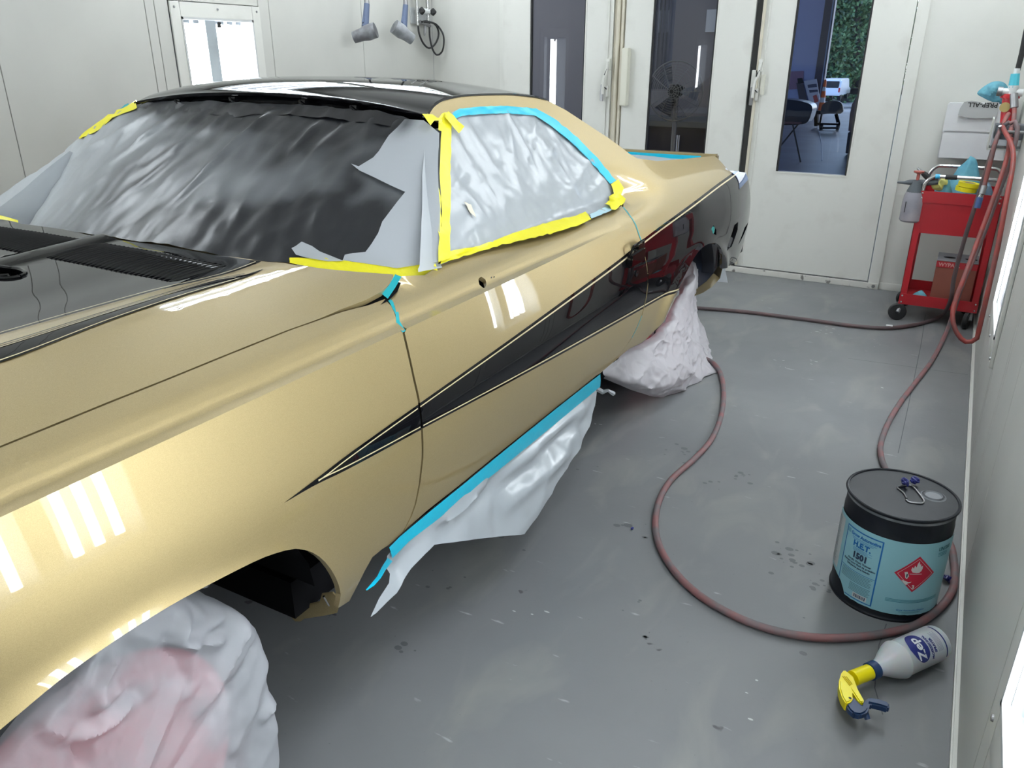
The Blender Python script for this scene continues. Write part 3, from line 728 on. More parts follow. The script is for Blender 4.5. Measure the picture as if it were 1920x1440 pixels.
# header channel under the roof's front lip
q = MB(); prof = [(0, 0), (.004, -.010), (.030, -.012), (.034, -.030), (.012, -.034), (.012, -.044), (.05, -.052)]
rows = []
for dy, dz in prof: rows.append([roofpt(f, 0)+Vector((0, dy, dz)) for f in frange(-.99, .99, 30)])
q.grid(rows); q.build('windshield_channel', black, car, recalc=False, smooth=25)
for f in (-.62, -.2, .28, .6):
    p = roofpt(f, 0)+Vector((0, -.004, -.022)); q = MB(); q.box(p.x-.014, p.x+.014, p.y, p.y+.03, p.z-.006, p.z+.008); q.tube([p+Vector((-.01, -.002, .006)), p+Vector((.006, -.006, -.004)), p+Vector((.016, 0, -.01))], .003, 6)
    q.build('trim_clip', blackline, car, bevel=.002)
# black line along the roof edge
q = MB(); rows = [[], []]
for y in frange(1.94, 2.69, 40):
    z = ry(y); rows[0].append(Vector((S(y, z-.001)+.001, y, z+.0005))); rows[1].append(Vector((S(y, z-.006)+.0015, y, z-.005)))
q.grid(rows); q.build('roof_pinstripe', blackline, car, recalc=False)
# sail backs and rear window
q = MB(); rt_ = [p for p in railtop if p[0] > 2.6]; rows = [[], [], []]
for y, z in rt_:
    X = S(y, z); rows[0].append(Vector((X-.001, y, z-.001))); rows[1].append(Vector((X-.05, y, z-.004))); rows[2].append(Vector((X-.10, y-.02, max(1.0, z-.25))))
q.grid(rows); q.build('sail_back', gold, car, recalc=False)
q = MB(); q.add([(2*CX-v.x, v.y, v.z) for r in rows for v in r], [(i*len(rt_)+j, i*len(rt_)+j+1, (i+1)*len(rt_)+j+1, (i+1)*len(rt_)+j) for i in range(2) for j in range(len(rt_)-1)]); q.build('sail_back', gold, car, recalc=False)
q = MB(); q.add([(-1.45, 2.66, 1.37), (-2.5, 2.66, 1.37), (-2.62, 2.86, 1.02), (-1.33, 2.86, 1.02)], [(0, 1, 2, 3)]); q.build('rear_window', mat('dark_glass', (.02, .02, .025), .1), car)
# --- tailgate, bed, tail
q = MB(); q.box(-2.80, -1.165, 4.33, 4.38, .52, 1.030); tg = q.build('tailgate', gold, car, bevel=.008)
q = MB(); q.box(-2.70, -1.25, 4.322, 4.327, .985, 1.018); q.build('blue_tape', bluet, tg)
q = MB(); n = 16; q.grid([[Vector((lerp(-2.72, -1.215, i/n), y, .992+crumple((i*.1, y, 0), .02, 8))) for i in range(n+1)] for y in frange(2.95, 4.33, 16)])
BEDSHEET = q
# ------------------------------------------------------------------ masking paper and tape
def paper_mat(name, col=(.52, .55, .59), rough=.45, trans=.25, see=0.0, coat=0.0, attr=False):
    m = bpy.data.materials.new(name); m.use_nodes = True; n = m.node_tree; b = bsdf(m); o = n.nodes['Material Output']
    b.inputs['Base Color'].default_value = (*col, 1); b.inputs['Roughness'].default_value = rough
    b.inputs['Coat Weight'].default_value = coat; b.inputs['Coat Roughness'].default_value = .12
    t = n.nodes.new('ShaderNodeBsdfTranslucent'); t.inputs[0].default_value = (*col, 1)
    x = n.nodes.new('ShaderNodeMixShader'); x.inputs[0].default_value = trans
    lk(m, b.outputs[0], x.inputs[1]); lk(m, t.outputs[0], x.inputs[2]); last = x
    if see:
        tr = n.nodes.new('ShaderNodeBsdfTransparent'); y = n.nodes.new('ShaderNodeMixShader'); y.inputs[0].default_value = see
        lk(m, x.outputs[0], y.inputs[1]); lk(m, tr.outputs[0], y.inputs[2]); last = y
    lk(m, last.outputs[0], o.inputs[0])
    if attr:
        a = n.nodes.new('ShaderNodeAttribute'); a.attribute_name = 'spray'
        mx = nd(m, 'ShaderNodeMix', data_type='RGBA'); mx.inputs['A'].default_value = (*col, 1); mx.inputs['B'].default_value = (.012, .013, .016, 1)
        lk(m, a.outputs['Fac'], mx.inputs['Factor']); lk(m, mx.outputs['Result'], b.inputs['Base Color']); lk(m, mx.outputs['Result'], t.inputs[0])
    tc = nd(m, 'ShaderNodeTexCoord'); nn = nd(m, 'ShaderNodeTexNoise'); nn.inputs['Scale'].default_value = 70; nn.inputs['Detail'].default_value = 5
    bm = nd(m, 'ShaderNodeBump'); bm.inputs['Strength'].default_value = .12; bm.inputs['Distance'].default_value = .002
    lk(m, tc.outputs['Object'], nn.inputs['Vector']); lk(m, nn.outputs[0], bm.inputs['Height']); lk(m, bm.outputs[0], b.inputs['Normal'])
    return m
paper = paper_mat('white_masking_paper', (.52, .55, .58))
paper_film = paper_mat('masking_film_over_paper', (.41, .44, .47), .35, .15, coat=.35)
paper_spray = paper_mat('oversprayed_paper', (.54, .57, .60), .34, .05, attr=True)
paper_thin = paper_mat('thin_masking_sheet', (.62, .64, .69), .45, .25, see=.30)
def sheet(name, poly, lift, m, parent, disp=None, off=.003, out=UPX, step=.018, bstep=.012, spray=None, smooth=180, thick=0):
    poly = [tuple(p) for p in resample([Vector((p[0], p[1])) for p in poly], bstep)]
    pts = list(poly); n = len(pts); edges = [(i, (i+1) % n) for i in range(n)]; B = np.array(pts)
    x0, x1 = min(p[0] for p in poly), max(p[0] for p in poly); y0, y1 = min(p[1] for p in poly), max(p[1] for p in poly)
    y = y0+step/2; j = 0
    while y < y1:
        x = x0+step*(.5 if j % 2 else 1)
        while x < x1:
            if inside((x, y), poly) and np.min((B[:, 0]-x)**2+(B[:, 1]-y)**2) > (bstep*.6)**2: pts.append((x, y))
            x += step
        y += step*.87; j += 1
    vs_, _, fs, *_ = geometry.delaunay_2d_cdt([Vector(p) for p in pts], edges, [], 0, 1e-6)
    F = [tuple(f) for f in fs if inside((sum(vs_[i].x for i in f)/3, sum(vs_[i].y for i in f)/3), poly)]
    e = 1e-3; P = []
    for v in vs_:
        nn = (lift(v.x+e, v.y)-lift(v.x-e, v.y)).cross(lift(v.x, v.y+e)-lift(v.x, v.y-e)).normalized()
        if nn.dot(out) < 0: nn = -nn
        P.append(lift(v.x, v.y)+nn*(off+(disp(v.x, v.y) if disp else 0)))
    G_ = []
    for f in F:
        a, b_, c = (P[i] for i in f)
        G_.append(f if (b_-a).cross(c-a).dot(out) > 0 else (f[0], f[2], f[1]))
    offv = Vector(parent['_o']) if parent else Vector((0, 0, 0))
    me = bpy.data.meshes.new(name); me.from_pydata([p-offv for p in P], [], G_); me.materials.append(m); me.shade_smooth()
    if smooth < 180: me.set_sharp_from_angle(angle=math.radians(smooth))
    if spray:
        at = me.attributes.new('spray', 'FLOAT', 'POINT'); at.data.foreach_set('value', [spray(v.x, v.y) for v in vs_])
    o = bpy.data.objects.new(name, me); COL.objects.link(o)
    if parent: o.parent = parent
    o['_o'] = tuple(offv)
    if thick:
        md = o.modifiers.new('s', 'SOLIDIFY'); md.thickness = thick
    return o
def ridges(L, w, amp):
    def f(u, v):
        s_ = 0
        for (a, b_, c, d, k) in L:
            dx, dy = c-a, d-b_; l2 = dx*dx+dy*dy; t = max(0, min(1, ((u-a)*dx+(v-b_)*dy)/l2))
            q = math.hypot(u-a-dx*t, v-b_-dy*t); s_ += k*amp*math.exp(-(q/w)**2)*math.sin(PI*min(1, .15+t*.85))**.5
        return s_
    return f
# windshield sheet
wl = lambda L_: [hw(*p) for p in L_]
wpoly = wl([(250, 207), (300, 195), (400, 196), (500, 200), (600, 205), (700, 214), (760, 226), (790, 240), (830, 252), (830, 400), (828, 497), (745, 516), (690, 512), (640, 508), (560, 500), (490, 494), (390, 480), (290, 461), (200, 446), (110, 434), (50, 430), (0, 426), (-60, 418), (-20, 385), (78, 323), (150, 268), (210, 228)])
#print('WPOLY', [(round(a, 2), round(c, 3)) for a, c in wpoly])
def R(p, q, k=1): a = hw(*p); c = hw(*q); return (a[0], a[1], c[0], c[1], k)
fold = ridges([R((495, 232), (330, 385)), R((300, 215), (120, 330), .8), R((340, 215), (200, 320), .6), R((420, 230), (260, 330), .5), R((600, 240), (540, 300), .7), R((700, 240), (680, 340), .6), R((640, 250), (560, 330), .4), R((600, 440), (610, 380), .7), R((200, 400), (330, 300), .5), R((430, 450), (500, 330), .4)], .014, .013)
def wdisp(u, v): return .004+fold(u, v)+crumple((u, v, 0), .009, 6, 3)+.004*noise.noise(Vector((u*22, v*22, 4)))+.0035*max(0, 1-abs(noise.noise(Vector((u*5, v*16, 8))))*7)*(noise.noise(Vector((u*3, v*3, 1)))+.35)+crumple((u, v, 1), .0035, 17, 8)
def wspray(u, v):
    a = (u+2.72)/1.5; t = (v-1.03)/.33
    s_ = .30+.62*sst(.02, .42, a); s_ += .55*sst(.72, .95, t)*sst(.0, .12, a); s_ += .4*sst(.35, .75, a)*sst(.45, .05, t)
    s_ -= .16*math.exp(-((a-.62)/.16)**2-((t-.35)/.2)**2)
    s_ *= 1+.18*noise.noise(Vector((u*5, v*9, 2)))+.10*noise.noise(Vector((u*19, v*26, 7)))
    s_ *= .12+.88*sst(.0, .16, a+.25*t-.03+.03*noise.noise(Vector((u*8, v*8, 0))))
    return max(0, min(1, s_))
sheet('masking_sheet', wpoly, wsL, paper_spray, car, wdisp, .004, UPF, .013, .012, spray=wspray)
# loose white piece over the right side of the windshield
w2 = wl([(765, 238), (751, 253), (735, 268), (725, 283), (716, 297), (705, 309), (690, 318), (678, 325), (664, 320), (680, 333), (707, 345), (735, 358), (763, 370), (748, 388), (735, 405), (720, 425), (712, 447), (700, 466), (688, 482), (665, 484), (650, 487), (646, 497), (700, 505), (745, 511), (826, 497), (828, 400), (828, 262), (800, 240)])
def w2s(u, v):
    p = wsL(u, v); return .85*math.exp(-((u-hw(768, 244)[0])**2+(v-hw(768, 244)[1])**2)/.0009)
sheet('masking_sheet', w2, wsL, paper_mat('white_paper_with_spray_edge', attr=True), car, lambda u, v: crumple((u, v, 0), .007, 5, 9)+.003, .019, UPF, .013, .012, spray=w2s)
sheet('masking_sheet', wl([(552, 476), (560, 472), (571, 464), (590, 472), (604, 482), (625, 490), (648, 499), (620, 500), (580, 494), (560, 488)]), wsL, paper, car, lambda u, v: crumple((u, v, 0), .004, 9, 9), .022, UPF)
sheet('pillar_paper', hsl([(782, 514), (786, 430), (789, 330), (796, 250), (830, 240), (830, 330), (828, 430), (828, 506)]), sideL, paper, car, lambda u, v: crumple((u, v, 0), .005, 7, 5), .004, UPX)
q = MB(); q.grid([[onx(x, y, -2.74) for x, y in ((-45, 397), (-10, 401), (14, 407), (34, 413))], [onx(x, y, -2.70) for x, y in ((-45, 418), (-10, 420), (14, 422), (34, 423))]]); q.build('yellow_tape', yellow, car, recalc=False)
_L = [(-60, 414), (-20, 401), (0, 387), (40, 355), (78, 323), (130, 283)]; _R = [(40, 426), (70, 420), (90, 412), (108, 385), (126, 352), (160, 300)]
q = MB(); q.grid([[onx(lerp(a_[0], b_[0], i/10), lerp(a_[1], b_[1], i/10), -2.80+.02*i/10)+Vector((abs(crumple((i*.1, a_[1]*.01, 0), .012, 6)), 0, 0)) for i in range(11)] for a_, b_ in zip(_L, _R)]); q.build('masking_sheet', paper, car, recalc=False)
q = MB(); q.grid([[onz(741, 514, 1.030), onz(729, 535, 1.018), onz(716, 551, 1.006)], [onz(753, 519, 1.026), onz(740, 541, 1.010), onz(727, 560, 1.0)]]); q.build('teal_tape', tealm, car, recalc=False)
# black tape band with loose edge under the roof lip
sheet('header_tape', wl([(262, 208), (300, 200), (400, 201), (500, 205), (600, 210), (700, 218), (765, 233), (740, 246), (640, 232), (560, 224), (480, 220), (440, 228), (380, 216), (300, 214)]), wsL, mat('black_tape', (.006, .006, .008), .38), car, lambda u, v: abs(crumple((u, v, 0), .012, 12, 5)), .010, UPF)
def wstrip(nm, A, B, m, off=.012, wob=.006, seed=0): return strip(nm, wl(A), wl(B), wsL, m, car, off, 4, UPF, wob, seed)
wstrip('yellow_tape', [(548, 493), (608, 493), (660, 499), (700, 503), (740, 506), (775, 503), (813, 488)], [(548, 503), (600, 512), (640, 518), (700, 526), (742, 527), (785, 525), (820, 514)], yellow, .018, .006)
wstrip('yellow_tape', [(262, 197), (245, 206), (225, 216), (200, 229), (175, 248), (155, 264)], [(262, 212), (250, 216), (232, 222), (210, 236), (185, 255), (158, 266)], yellow, .012, .01, 3)
wstrip('yellow_tape', [(-40, 400), (0, 405), (24, 412)], [(-40, 413), (0, 418), (28, 420)], yellow, .02)
wstrip('teal_tape', [(246, 199), (236, 204), (226, 212)], [(250, 205), (240, 209), (230, 216)], tealm, .010)
q = MB(); q.tube([wsL(*hw(258, 192))+Vector((0, -.0, .0)), wsL(*hw(232, 212))], .010, 8); q.build('windshield_pillar', gold, car)
# side-window sheet
sp = hsl([(824, 500), (826, 400), (828, 300), (830, 236), (845, 212), (858, 207), (893, 203), (940, 202), (1000, 207), (1033, 224), (1073, 256), (1113, 296), (1150, 342), (1163, 362), (1166, 378), (1140, 400), (1103, 412), (1040, 430), (960, 452), (890, 472)])
def R2(p, q, k=1): a = hs(*p); c = hs(*q); return (a[0], a[1], c[0], c[1], k)
fold2 = ridges([R2((945, 212), (960, 300), .8), R2((945, 212), (1010, 330), .6), R2((870, 225), (930, 330), .5), R2((1105, 300), (1050, 380), .6), R2((1130, 340), (1080, 390), .5), R2((850, 480), (900, 400), .5), R2((1000, 225), (980, 330), .4), R2((845, 250), (1000, 460), .3), R2((1040, 270), (1020, 300), .5), R2((850, 360), (880, 300), -.6)], .012, .010)
sheet('window_masking', sp, sideL, paper_film, car, lambda u, v: .003+fold2(u, v)+crumple((u, v, 0), .009, 9, 1)+.002*noise.noise(Vector((u*40, v*40, 0))), .002, UPX, .014, .012)
def sstrip(nm, A, B, m, off=.012, wob=.004, seed=0, par=car): return strip(nm, hsl(A), hsl(B), sideL, m, par, off, 4, UPX, wob, seed)
sstrip('yellow_tape', [(812, 508), (811, 430), (811, 340), (812, 245), (813, 226), (822, 220)], [(834, 500), (832, 430), (834, 320), (836, 250), (838, 232), (832, 220)], yellow, .020, .006)
sstrip('yellow_tape', [(828, 477), (880, 463), (933, 450), (985, 437), (1033, 423), (1080, 412), (1095, 405)], [(822, 505), (880, 487), (933, 471), (985, 458), (1033, 446), (1080, 431), (1105, 419)], yellow, .013, .006, 2)
sstrip('yellow_tape', [(1138, 350), (1144, 365), (1141, 386), (1130, 392)], [(1152, 341), (1164, 360), (1170, 386), (1148, 403)], yellow, .014, .010, 4)
sstrip('yellow_tape', [(775, 228), (795, 230), (815, 238)], [(790, 250), (800, 238), (815, 246)], yellow, .030, .012, 5)
sstrip('yellow_tape', [(826, 221), (840, 232), (855, 250)], [(820, 232), (832, 244), (846, 262)], yellow, .028, .008, 6)
sstrip('blue_tape', [(838, 228), (845, 215), (856, 209), (893, 205), (940, 203), (1000, 208), (1033, 226), (1073, 258), (1113, 298), (1150, 342)], [(848, 234), (850, 226), (862, 222), (895, 219), (940, 217), (998, 221), (1027, 240), (1065, 270), (1103, 308), (1139, 348)], bluet, .012, .004)
sstrip('blue_tape', [(1103, 408), (1125, 398), (1143, 388)], [(1106, 416), (1130, 406), (1150, 397)], mat('pale_blue_tape', (.45, .66, .74), .4), .010)
sstrip('tape_patch', [(861, 384), (875, 389)], [(873, 405), (884, 413)], mat('beige_tape', (.74, .70, .56), .5), .016)
# teal fine-line tape in the door gaps
def gl(nm, pts, w, m, X=.001):
    L_ = [Vector((y, z)) for y, z in smooth2(hsl(pts), .02)]
    q = MB(); q.grid([[sideL(p.x-w, p.y)+Vector((X, 0, 0)) for p in L_], [sideL(p.x+w, p.y)+Vector((X, 0, 0)) for p in L_]]); q.build(nm, m, car, recalc=False)
gl('teal_tape', [(744, 524), (735, 538), (723, 550), (734, 568), (744, 588), (757, 622)], .006, tealm)
gl('teal_tape', [(1168, 388), (1185, 410), (1198, 440), (1204, 456)], .004, tealm)
gl('teal_tape', [(1203, 592), (1195, 612), (1184, 634)], .004, tealm)
# dark depth behind the gaps, cut along the gap lines
for gp_, w in (([p for p in gapF if p[1] < .975], .014), ([p for p in gapR if p[1] < .99], .014)):
    q = MB(); q.grid([[sideL(p[0]-w, p[1])+Vector((-.014, 0, 0)) for p in gp_], [sideL(p[0]+w, p[1])+Vector((-.014, 0, 0)) for p in gp_]]); q.build('door_jamb', darkmetal, car, recalc=False)
q = MB(); q.grid([[Vector((p.x+.016, p.y, T(p.x, p.y)-.016)) for p in gp], [Vector((p.x-.02, p.y, T(p.x, p.y)-.016)) for p in gp]]); q.build('hood_gutter', darkmetal, car, recalc=False)
q = MB(); cy, cz = hs(903, 529); X_ = S(cy, cz+.03)-.02; q.box(X_-.02, X_, cy-.05, cy+.05, cz-.04, cz+.03); q.build('mirror_hole', darkmetal, door_o)
for px, py in ((921, 521), (926, 520)):
    y, z = hs(px, py); q = MB(); q.lathe([(0, 0), (.0035, 0), (0, .0006)], 10, Matrix.Translation((S(y, z)+.0006, y, z)) @ Matrix.Rotation(PI/2, 4, 'Y')); q.build('screw_hole', rubber, door_o)
# door handle
y, z = hs(1188, 479); X = S(y, z)
q = MB(); q.prism([(y-.075, z-.030), (y+.062, z-.030), (y+.070, z-.012), (y+.068, z+.024), (y-.068, z+.020)], 'x', X-.002, X+.022); hd = q.build('door_handle', black, door_o, bevel=.006)
q = MB(); q.tube([(X+.012, y-.07, z+.018), (X+.020, y-.06, z+.047), (X+.018, y+.045, z+.050), (X+.012, y+.062, z+.026)], .0045, 8); q.box(X, X+.018, y+.0, y+.05, z+.022, z+.040); q.build('handle_frame', blackline, hd)
q = MB(); q.lathe([(0, 0), (.012, 0), (.012, .003), (0, .004)], 16, Matrix.Translation((S(y, z-.07)+.000, y+.012, z-.068)) @ Matrix.Rotation(PI/2, 4, 'Y')); q.build('key_lock', black, door_o)
# rocker tape and hanging paper
def RPx(y, z): return S(y, max(z, .405))-.008+.24*max(0, .405-z)
def rpL(y, z): return Vector((RPx(y, z), y, z))
def hp_(px, py):
    p = hit(px, py, lambda P: P.x-RPx(P.y, P.z), .4, 8); return (p.y, p.z)
pl_ = lambda L_: [hp_(*p) for p in L_]
hang = pl_([(1120, 706), (1040, 769), (940, 849), (860, 914), (800, 962), (745, 1010), (722, 1040), (719, 1060), (726, 1075), (722, 1092), (703, 1122), (686, 1156), (697, 1148), (730, 1110), (765, 1065), (790, 1038), (808, 1021), (850, 1014), (915, 1007), (975, 1001), (1012, 950), (1045, 900), (1075, 850), (1098, 800), (1112, 760), (1116, 735)])
rfold = ridges([tuple(list(hp_(*p))+list(hp_(*q))+[k]) for p, q, k in [((900, 905), (820, 985), 1), ((1085, 760), (905, 930), .9), ((1090, 790), (1000, 850), -.8), ((1060, 850), (930, 960), .7), ((800, 985), (735, 1080), -.8), ((860, 935), (780, 1010), .6), ((1000, 870), (880, 940), -.7), ((1105, 740), (1020, 900), .5)]], .022, .022)
sheet('rocker_paper', hang, rpL, paper_film, car, lambda u, v: rfold(u, v)+crumple((u, v, 0), .016, 7, 11)*sst(.40, .33, v), .006, UPX, .016, .014)
strip('rocker_tape', pl_([(1120, 699), (1040, 761), (940, 841), (860, 906), (800, 954), (742, 1002), (722, 1022)]), pl_([(1120, 722), (1043, 785), (943, 866), (868, 926), (810, 972), (762, 1008), (728, 1042)]), rpL, bluet, car, .012, 3, UPX)
strip('rocker_tape', pl_([(718, 1040), (705, 1060), (698, 1075), (690, 1090), (677, 1105)]), pl_([(727, 1046), (713, 1068), (706, 1082), (697, 1094), (679, 1106)]), rpL, bluet, car, .014, 3, UPX)
q = MB(); q.tube([onx(1118, 728, -1.10), onx(1130, 735, -1.08), onx(1140, 732, -1.06), onx(1150, 738, -1.05)], [.012, .010, .006, .010], 6); q.build('paper_tail', paper, car)
# fender lower bracket and inner arch lips
def flat(nm, P, m, par=car, th=.004, d=Vector((0, .6, 1)).normalized()):
    q = MB(); n = len(P); q.add(P+[p-d*th for p in P], [tuple(range(n)), tuple(range(2*n-1, n-1, -1))]+[(i, (i+1) % n, n+(i+1) % n, n+i) for i in range(n)]); return q.build(nm, m, par, smooth=0)
xs = lambda px: lerp(-1.22, -1.075, (px-542)/95)
flat('fender_bracket', [onx(x, y, xs(x)) for x, y in [(542, 1148), (554, 1162), (565, 1162), (571, 1157), (610, 1151), (633, 1146), (640, 1125), (625, 1109), (604, 1112), (600, 1127), (573, 1133), (547, 1128)]], gold)
q = MB(); q.tube([onx(607, 1118, -1.10), onx(617, 1135, -1.10)], .003, 6); q.tube([onx(556, 1140, -1.18), onx(560, 1148, -1.18)], .003, 6); q.build('bracket_slot', chrome, car)
lp = [(1356, 498), (1350, 522), (1335, 538), (1318, 549), (1300, 556)]; li = [(1349, 495), (1338, 512), (1325, 527), (1312, 537), (1297, 545)]
P_ = [onx(x, y, -1.15) for x, y in [(1288, 496), (1305, 474), (1327, 455), (1345, 452), (1354, 468), (1356, 500), (1340, 530), (1296, 556)]]
q = MB(); q.add(P_, [tuple(range(8))]); q.build('wheel_house_panel', mat('navy_wheel_house', (.004, .008, .022), .5), car, smooth=0)
q = MB(); q.grid([[onx(x, y, -1.09) for x, y in lp], [onx(x, y, -1.14) for x, y in li]]); q.build('inner_arch_lip', gold, car, recalc=False)
# ---- underbody
q = MB()
q.box(-2.86, -1.16, 1.05, 3.02, .30, .40); q.box(-2.86, -1.16, 3.95, 4.36, .46, .60); q.box(-2.7, -1.25, 2.95, 4.33, .70, .76)
for x in (-1.56, -2.40): q.box(x-.03, x+.03, -.65, 4.3, .34, .46)
q.build('floor_pan', darkmetal, car)
q = MB(); q.box(-2.85, -1.14, 1.30, 1.34, .40, 1.0); q.build('firewall', darkmetal, car)
q = MB(); q.box(-2.8, -1.2, 2.88, 2.92, .40, 1.0); q.build('bed_bulkhead', darkmetal, car)
q = MB(); q.box(-2.9, -1.08, -.70, -.66, .45, .93); q.build('front_panel', primer, car, bevel=.01)
for x in (-1.50, -2.45):
    q = MB(); q.box(x-.015, x+.015, -.65, 1.30, .31, .97); q.build('inner_apron', darkmetal, car)
for yc in (.5, 3.6):
    for sgn in (0, 1):
        rows = []
        for i in range(17):
            a = PI*i/16; y = yc-.56*math.cos(a)*(1.06 if yc > 1 else .98); z = .42+.34*math.sin(a) if i not in (0,) else .40
            rows.append([Vector((x if not sgn else 2*CX-x, y, z)) for x in (-1.085, -1.25, -1.45, -1.55)])
        q = MB(); q.grid(rows)
        # inner wall
        inn = [r[-1] for r in rows]; q.add(inn, [tuple(range(len(inn)))])
        q.build('wheel_house', mat('wheel_house_dark', (.012, .016, .028), .55) if yc > 1 else darkmetal, car, recalc=False, smooth=60)
q = MB(); q.tube([(-1.32, .98, .86), (-1.30, .93, .42)], .012, 8); q.build('brake_line', steel, car)
q = MB(); q.tube([(-1.34, 1.06, .80), (-1.32, 1.02, .62), (-1.28, .99, .50)], .010, 8); q.build('brake_hose', primer, car)
q = MB(); q.box(-1.36, -1.30, .70, .78, .55, .70); q.build('spring_perch', mat('olive_perch', (.25, .28, .18), .5), car)
redm = noisy(mat('red_wheel', (.80, .13, .17), .4), (.55, .45, .47), 7, 2, .48, .62); tyre = mat('tyre_rubber', (.018, .020, .022), .8)
def wheel(x, yc, s):
    Mx = Matrix.Translation((x, yc, .335)) @ Matrix.Rotation(PI/2*s, 4, 'Y')
    q = MB(); q.lathe([(.27, -.10), (.30, -.106), (.322, -.095), (.334, -.06), (.334, .06), (.322, .095), (.30, .106), (.27, .10)], 64, Mx, cap=False); w = q.build('tyre', tyre, car)
    q = MB(); q.lathe([(0, .06), (.06, .07), (.09, .085), (.12, .05), (.16, .06), (.24, .095), (.275, .10), (.275, -.09)], 64, Mx); q.build('wheel', redm, w)
wheel(-1.165, .50, 1); wheel(-1.34, 3.50, 1); wheel(-2.75, .50, -1); wheel(-2.73, 3.50, -1)

# ---- wheel covers: sheets draped over the wheels
FOLDS = []
for a_, b_, k_, w_ in [((300, 1195), (345, 1290), -1, .016), ((345, 1215), (350, 1300), .8, .018), ((312, 1202), (398, 1214), 1, .014), ((412, 1160), (352, 1200), .9, .016), ((250, 1190), (330, 1208), .8, .014), ((165, 1320), (232, 1292), 1, .014), ((232, 1290), (240, 1318), -1, .014), ((125, 1392), (235, 1325), 1, .018), ((450, 1190), (368, 1335), 1, .026), ((480, 1215), (400, 1350), -.8, .026), ((500, 1250), (430, 1400), .8, .03), ((60, 1372), (110, 1390), 1, .012), ((110, 1390), (140, 1440), -1, .014), ((375, 1160), (300, 1185), .8, .016), ((270, 1215), (275, 1300), .6, .02), ((525, 1300), (490, 1340), 1, .02), ((330, 1300), (260, 1440), .8, .03), ((200, 1250), (150, 1330), .9, .02), ((420, 1300), (330, 1440), -.7, .03), ((340, 1160), (330, 1185), 1, .012)]:
    p_ = onx(*a_, -1.04); q_ = onx(*b_, -1.04); FOLDS.append((p_.y, p_.z, q_.y, q_.z, k_, w_))
def folds(y, z):
    s_ = 0
    for a, b_, c, d, k, w in FOLDS:
        dx, dy = c-a, d-b_; l2 = dx*dx+dy*dy; t = max(0, min(1, ((y-a)*dx+(z-b_)*dy)/l2)); q = math.hypot(y-a-dx*t, z-b_-dy*t)
        w = max(w, .024)
        if q < w: s_ += k*.017*(1-q/w)**1.2
    return s_
def cover(nm, label, yc, rim_fn, X0, ctr, nT, prof, seed, amp, m, th0, th1):
    """polar drape: rings from the face centre out over the tread and in under the body"""
    rows = []
    for i in range(nT+1):
        th = th0+(th1-th0)*i/nT; r = []
        R_, Zf = rim_fn(th)
        for k, (f, dx) in enumerate(prof):
            y = ctr[0]+(yc-ctr[0])*f*0+R_*f*math.cos(th); z = ctr[1]+R_*f*math.sin(th)
            p = Vector((X0+dx, y, max(.006, z)))
            w = amp*(min(1, f*1.2+.25))
            if p.z > .02:
                p.x += folds(y, z)+crumple((y, z, dx), w, 5.5, seed)+crumple((y, z, dx), w*.4, 13, seed+2)+crumple((y, z, dx), w*.15, 30, seed+5); p.y += crumple((y+5, z, dx), w*.8, 5, seed+4)*min(1, p.z*5)
                p.z = max(.006, p.z+crumple((y, z+9, dx), w*.5, 5, seed+6))
            r.append(p)
        rows.append(r)
    q = MB(); q.grid(rows); o = q.build(nm, m, None, smooth=48, loc=(X0, yc, 0)); return o
def rimF(th):
    c, s = math.cos(th), math.sin(th)
    if s >= 0: return (.362-.072*sst(math.radians(68), math.radians(100), th if th < PI*.75 else PI*.75)+.015*noise.noise(Vector((th*2, 1, 0))), 0)
    # flare down to the floor
    R_ = min(.335/max(.001, -s), .362+.015*noise.noise(Vector((th*2, 1, 0)))+.19*s*s); return (R_, 0)
prof = [(.0, .0), (.18, .0), (.36, .002), (.54, .004), (.7, .004), (.82, .0), (.92, -.006), (.98, -.018), (1.0, -.04), (1.01, -.08), (1.0, -.13), (1.0, -.19), (.99, -.26), (.96, -.32)]
def fan_sheet(nm, rows_px, m, label, cat, loc, nu=90, nv=80, amp=.012, seed=0, sc=6, group=None, smooth=50, floor=True):
    """sheet through rows of (px,py,X) key points"""
    R_ = [[onx(x, y, X) for x, y, X in r] for r in rows_px]
    cols = max(len(r) for r in R_)
    def rs(r, n): 
        c = catmull(r, .01); d = [0]
        for a, b_ in zip(c, c[1:]): d.append(d[-1]+(b_-a).length)
        o = []
        j = 0
        for i in range(n+1):
            t = d[-1]*i/n
            while j < len(d)-2 and d[j+1] < t: j += 1
            o.append(c[j].lerp(c[j+1], (t-d[j])/max(1e-9, d[j+1]-d[j])))
        return o
    A = [rs(r, nu) for r in R_]; rows = [[None]*(nu+1) for _ in range(nv+1)]
    for i in range(nu+1):
        c = rs([a[i] for a in A], nv)
        for j in range(nv+1):
            p = c[j].copy(); e = min(1, min(j, nv-j)/3+.35)
            p.x += (crumple(p, amp, sc, seed)+crumple(p, amp*.5, sc*2.6, seed+1))*e
            p.y += crumple(p+Vector((3, 0, 0)), amp*.7, sc, seed+3)*e; p.z += crumple(p+Vector((0, 3, 0)), amp*.5, sc, seed+5)*e*.7
            if floor: p.z = max(.004, p.z)
            rows[j][i] = p
    q = MB(); q.grid(rows); o = q.build(nm, m, None, smooth=smooth, loc=loc, recalc=False); tag(o, label, cat, group); return o
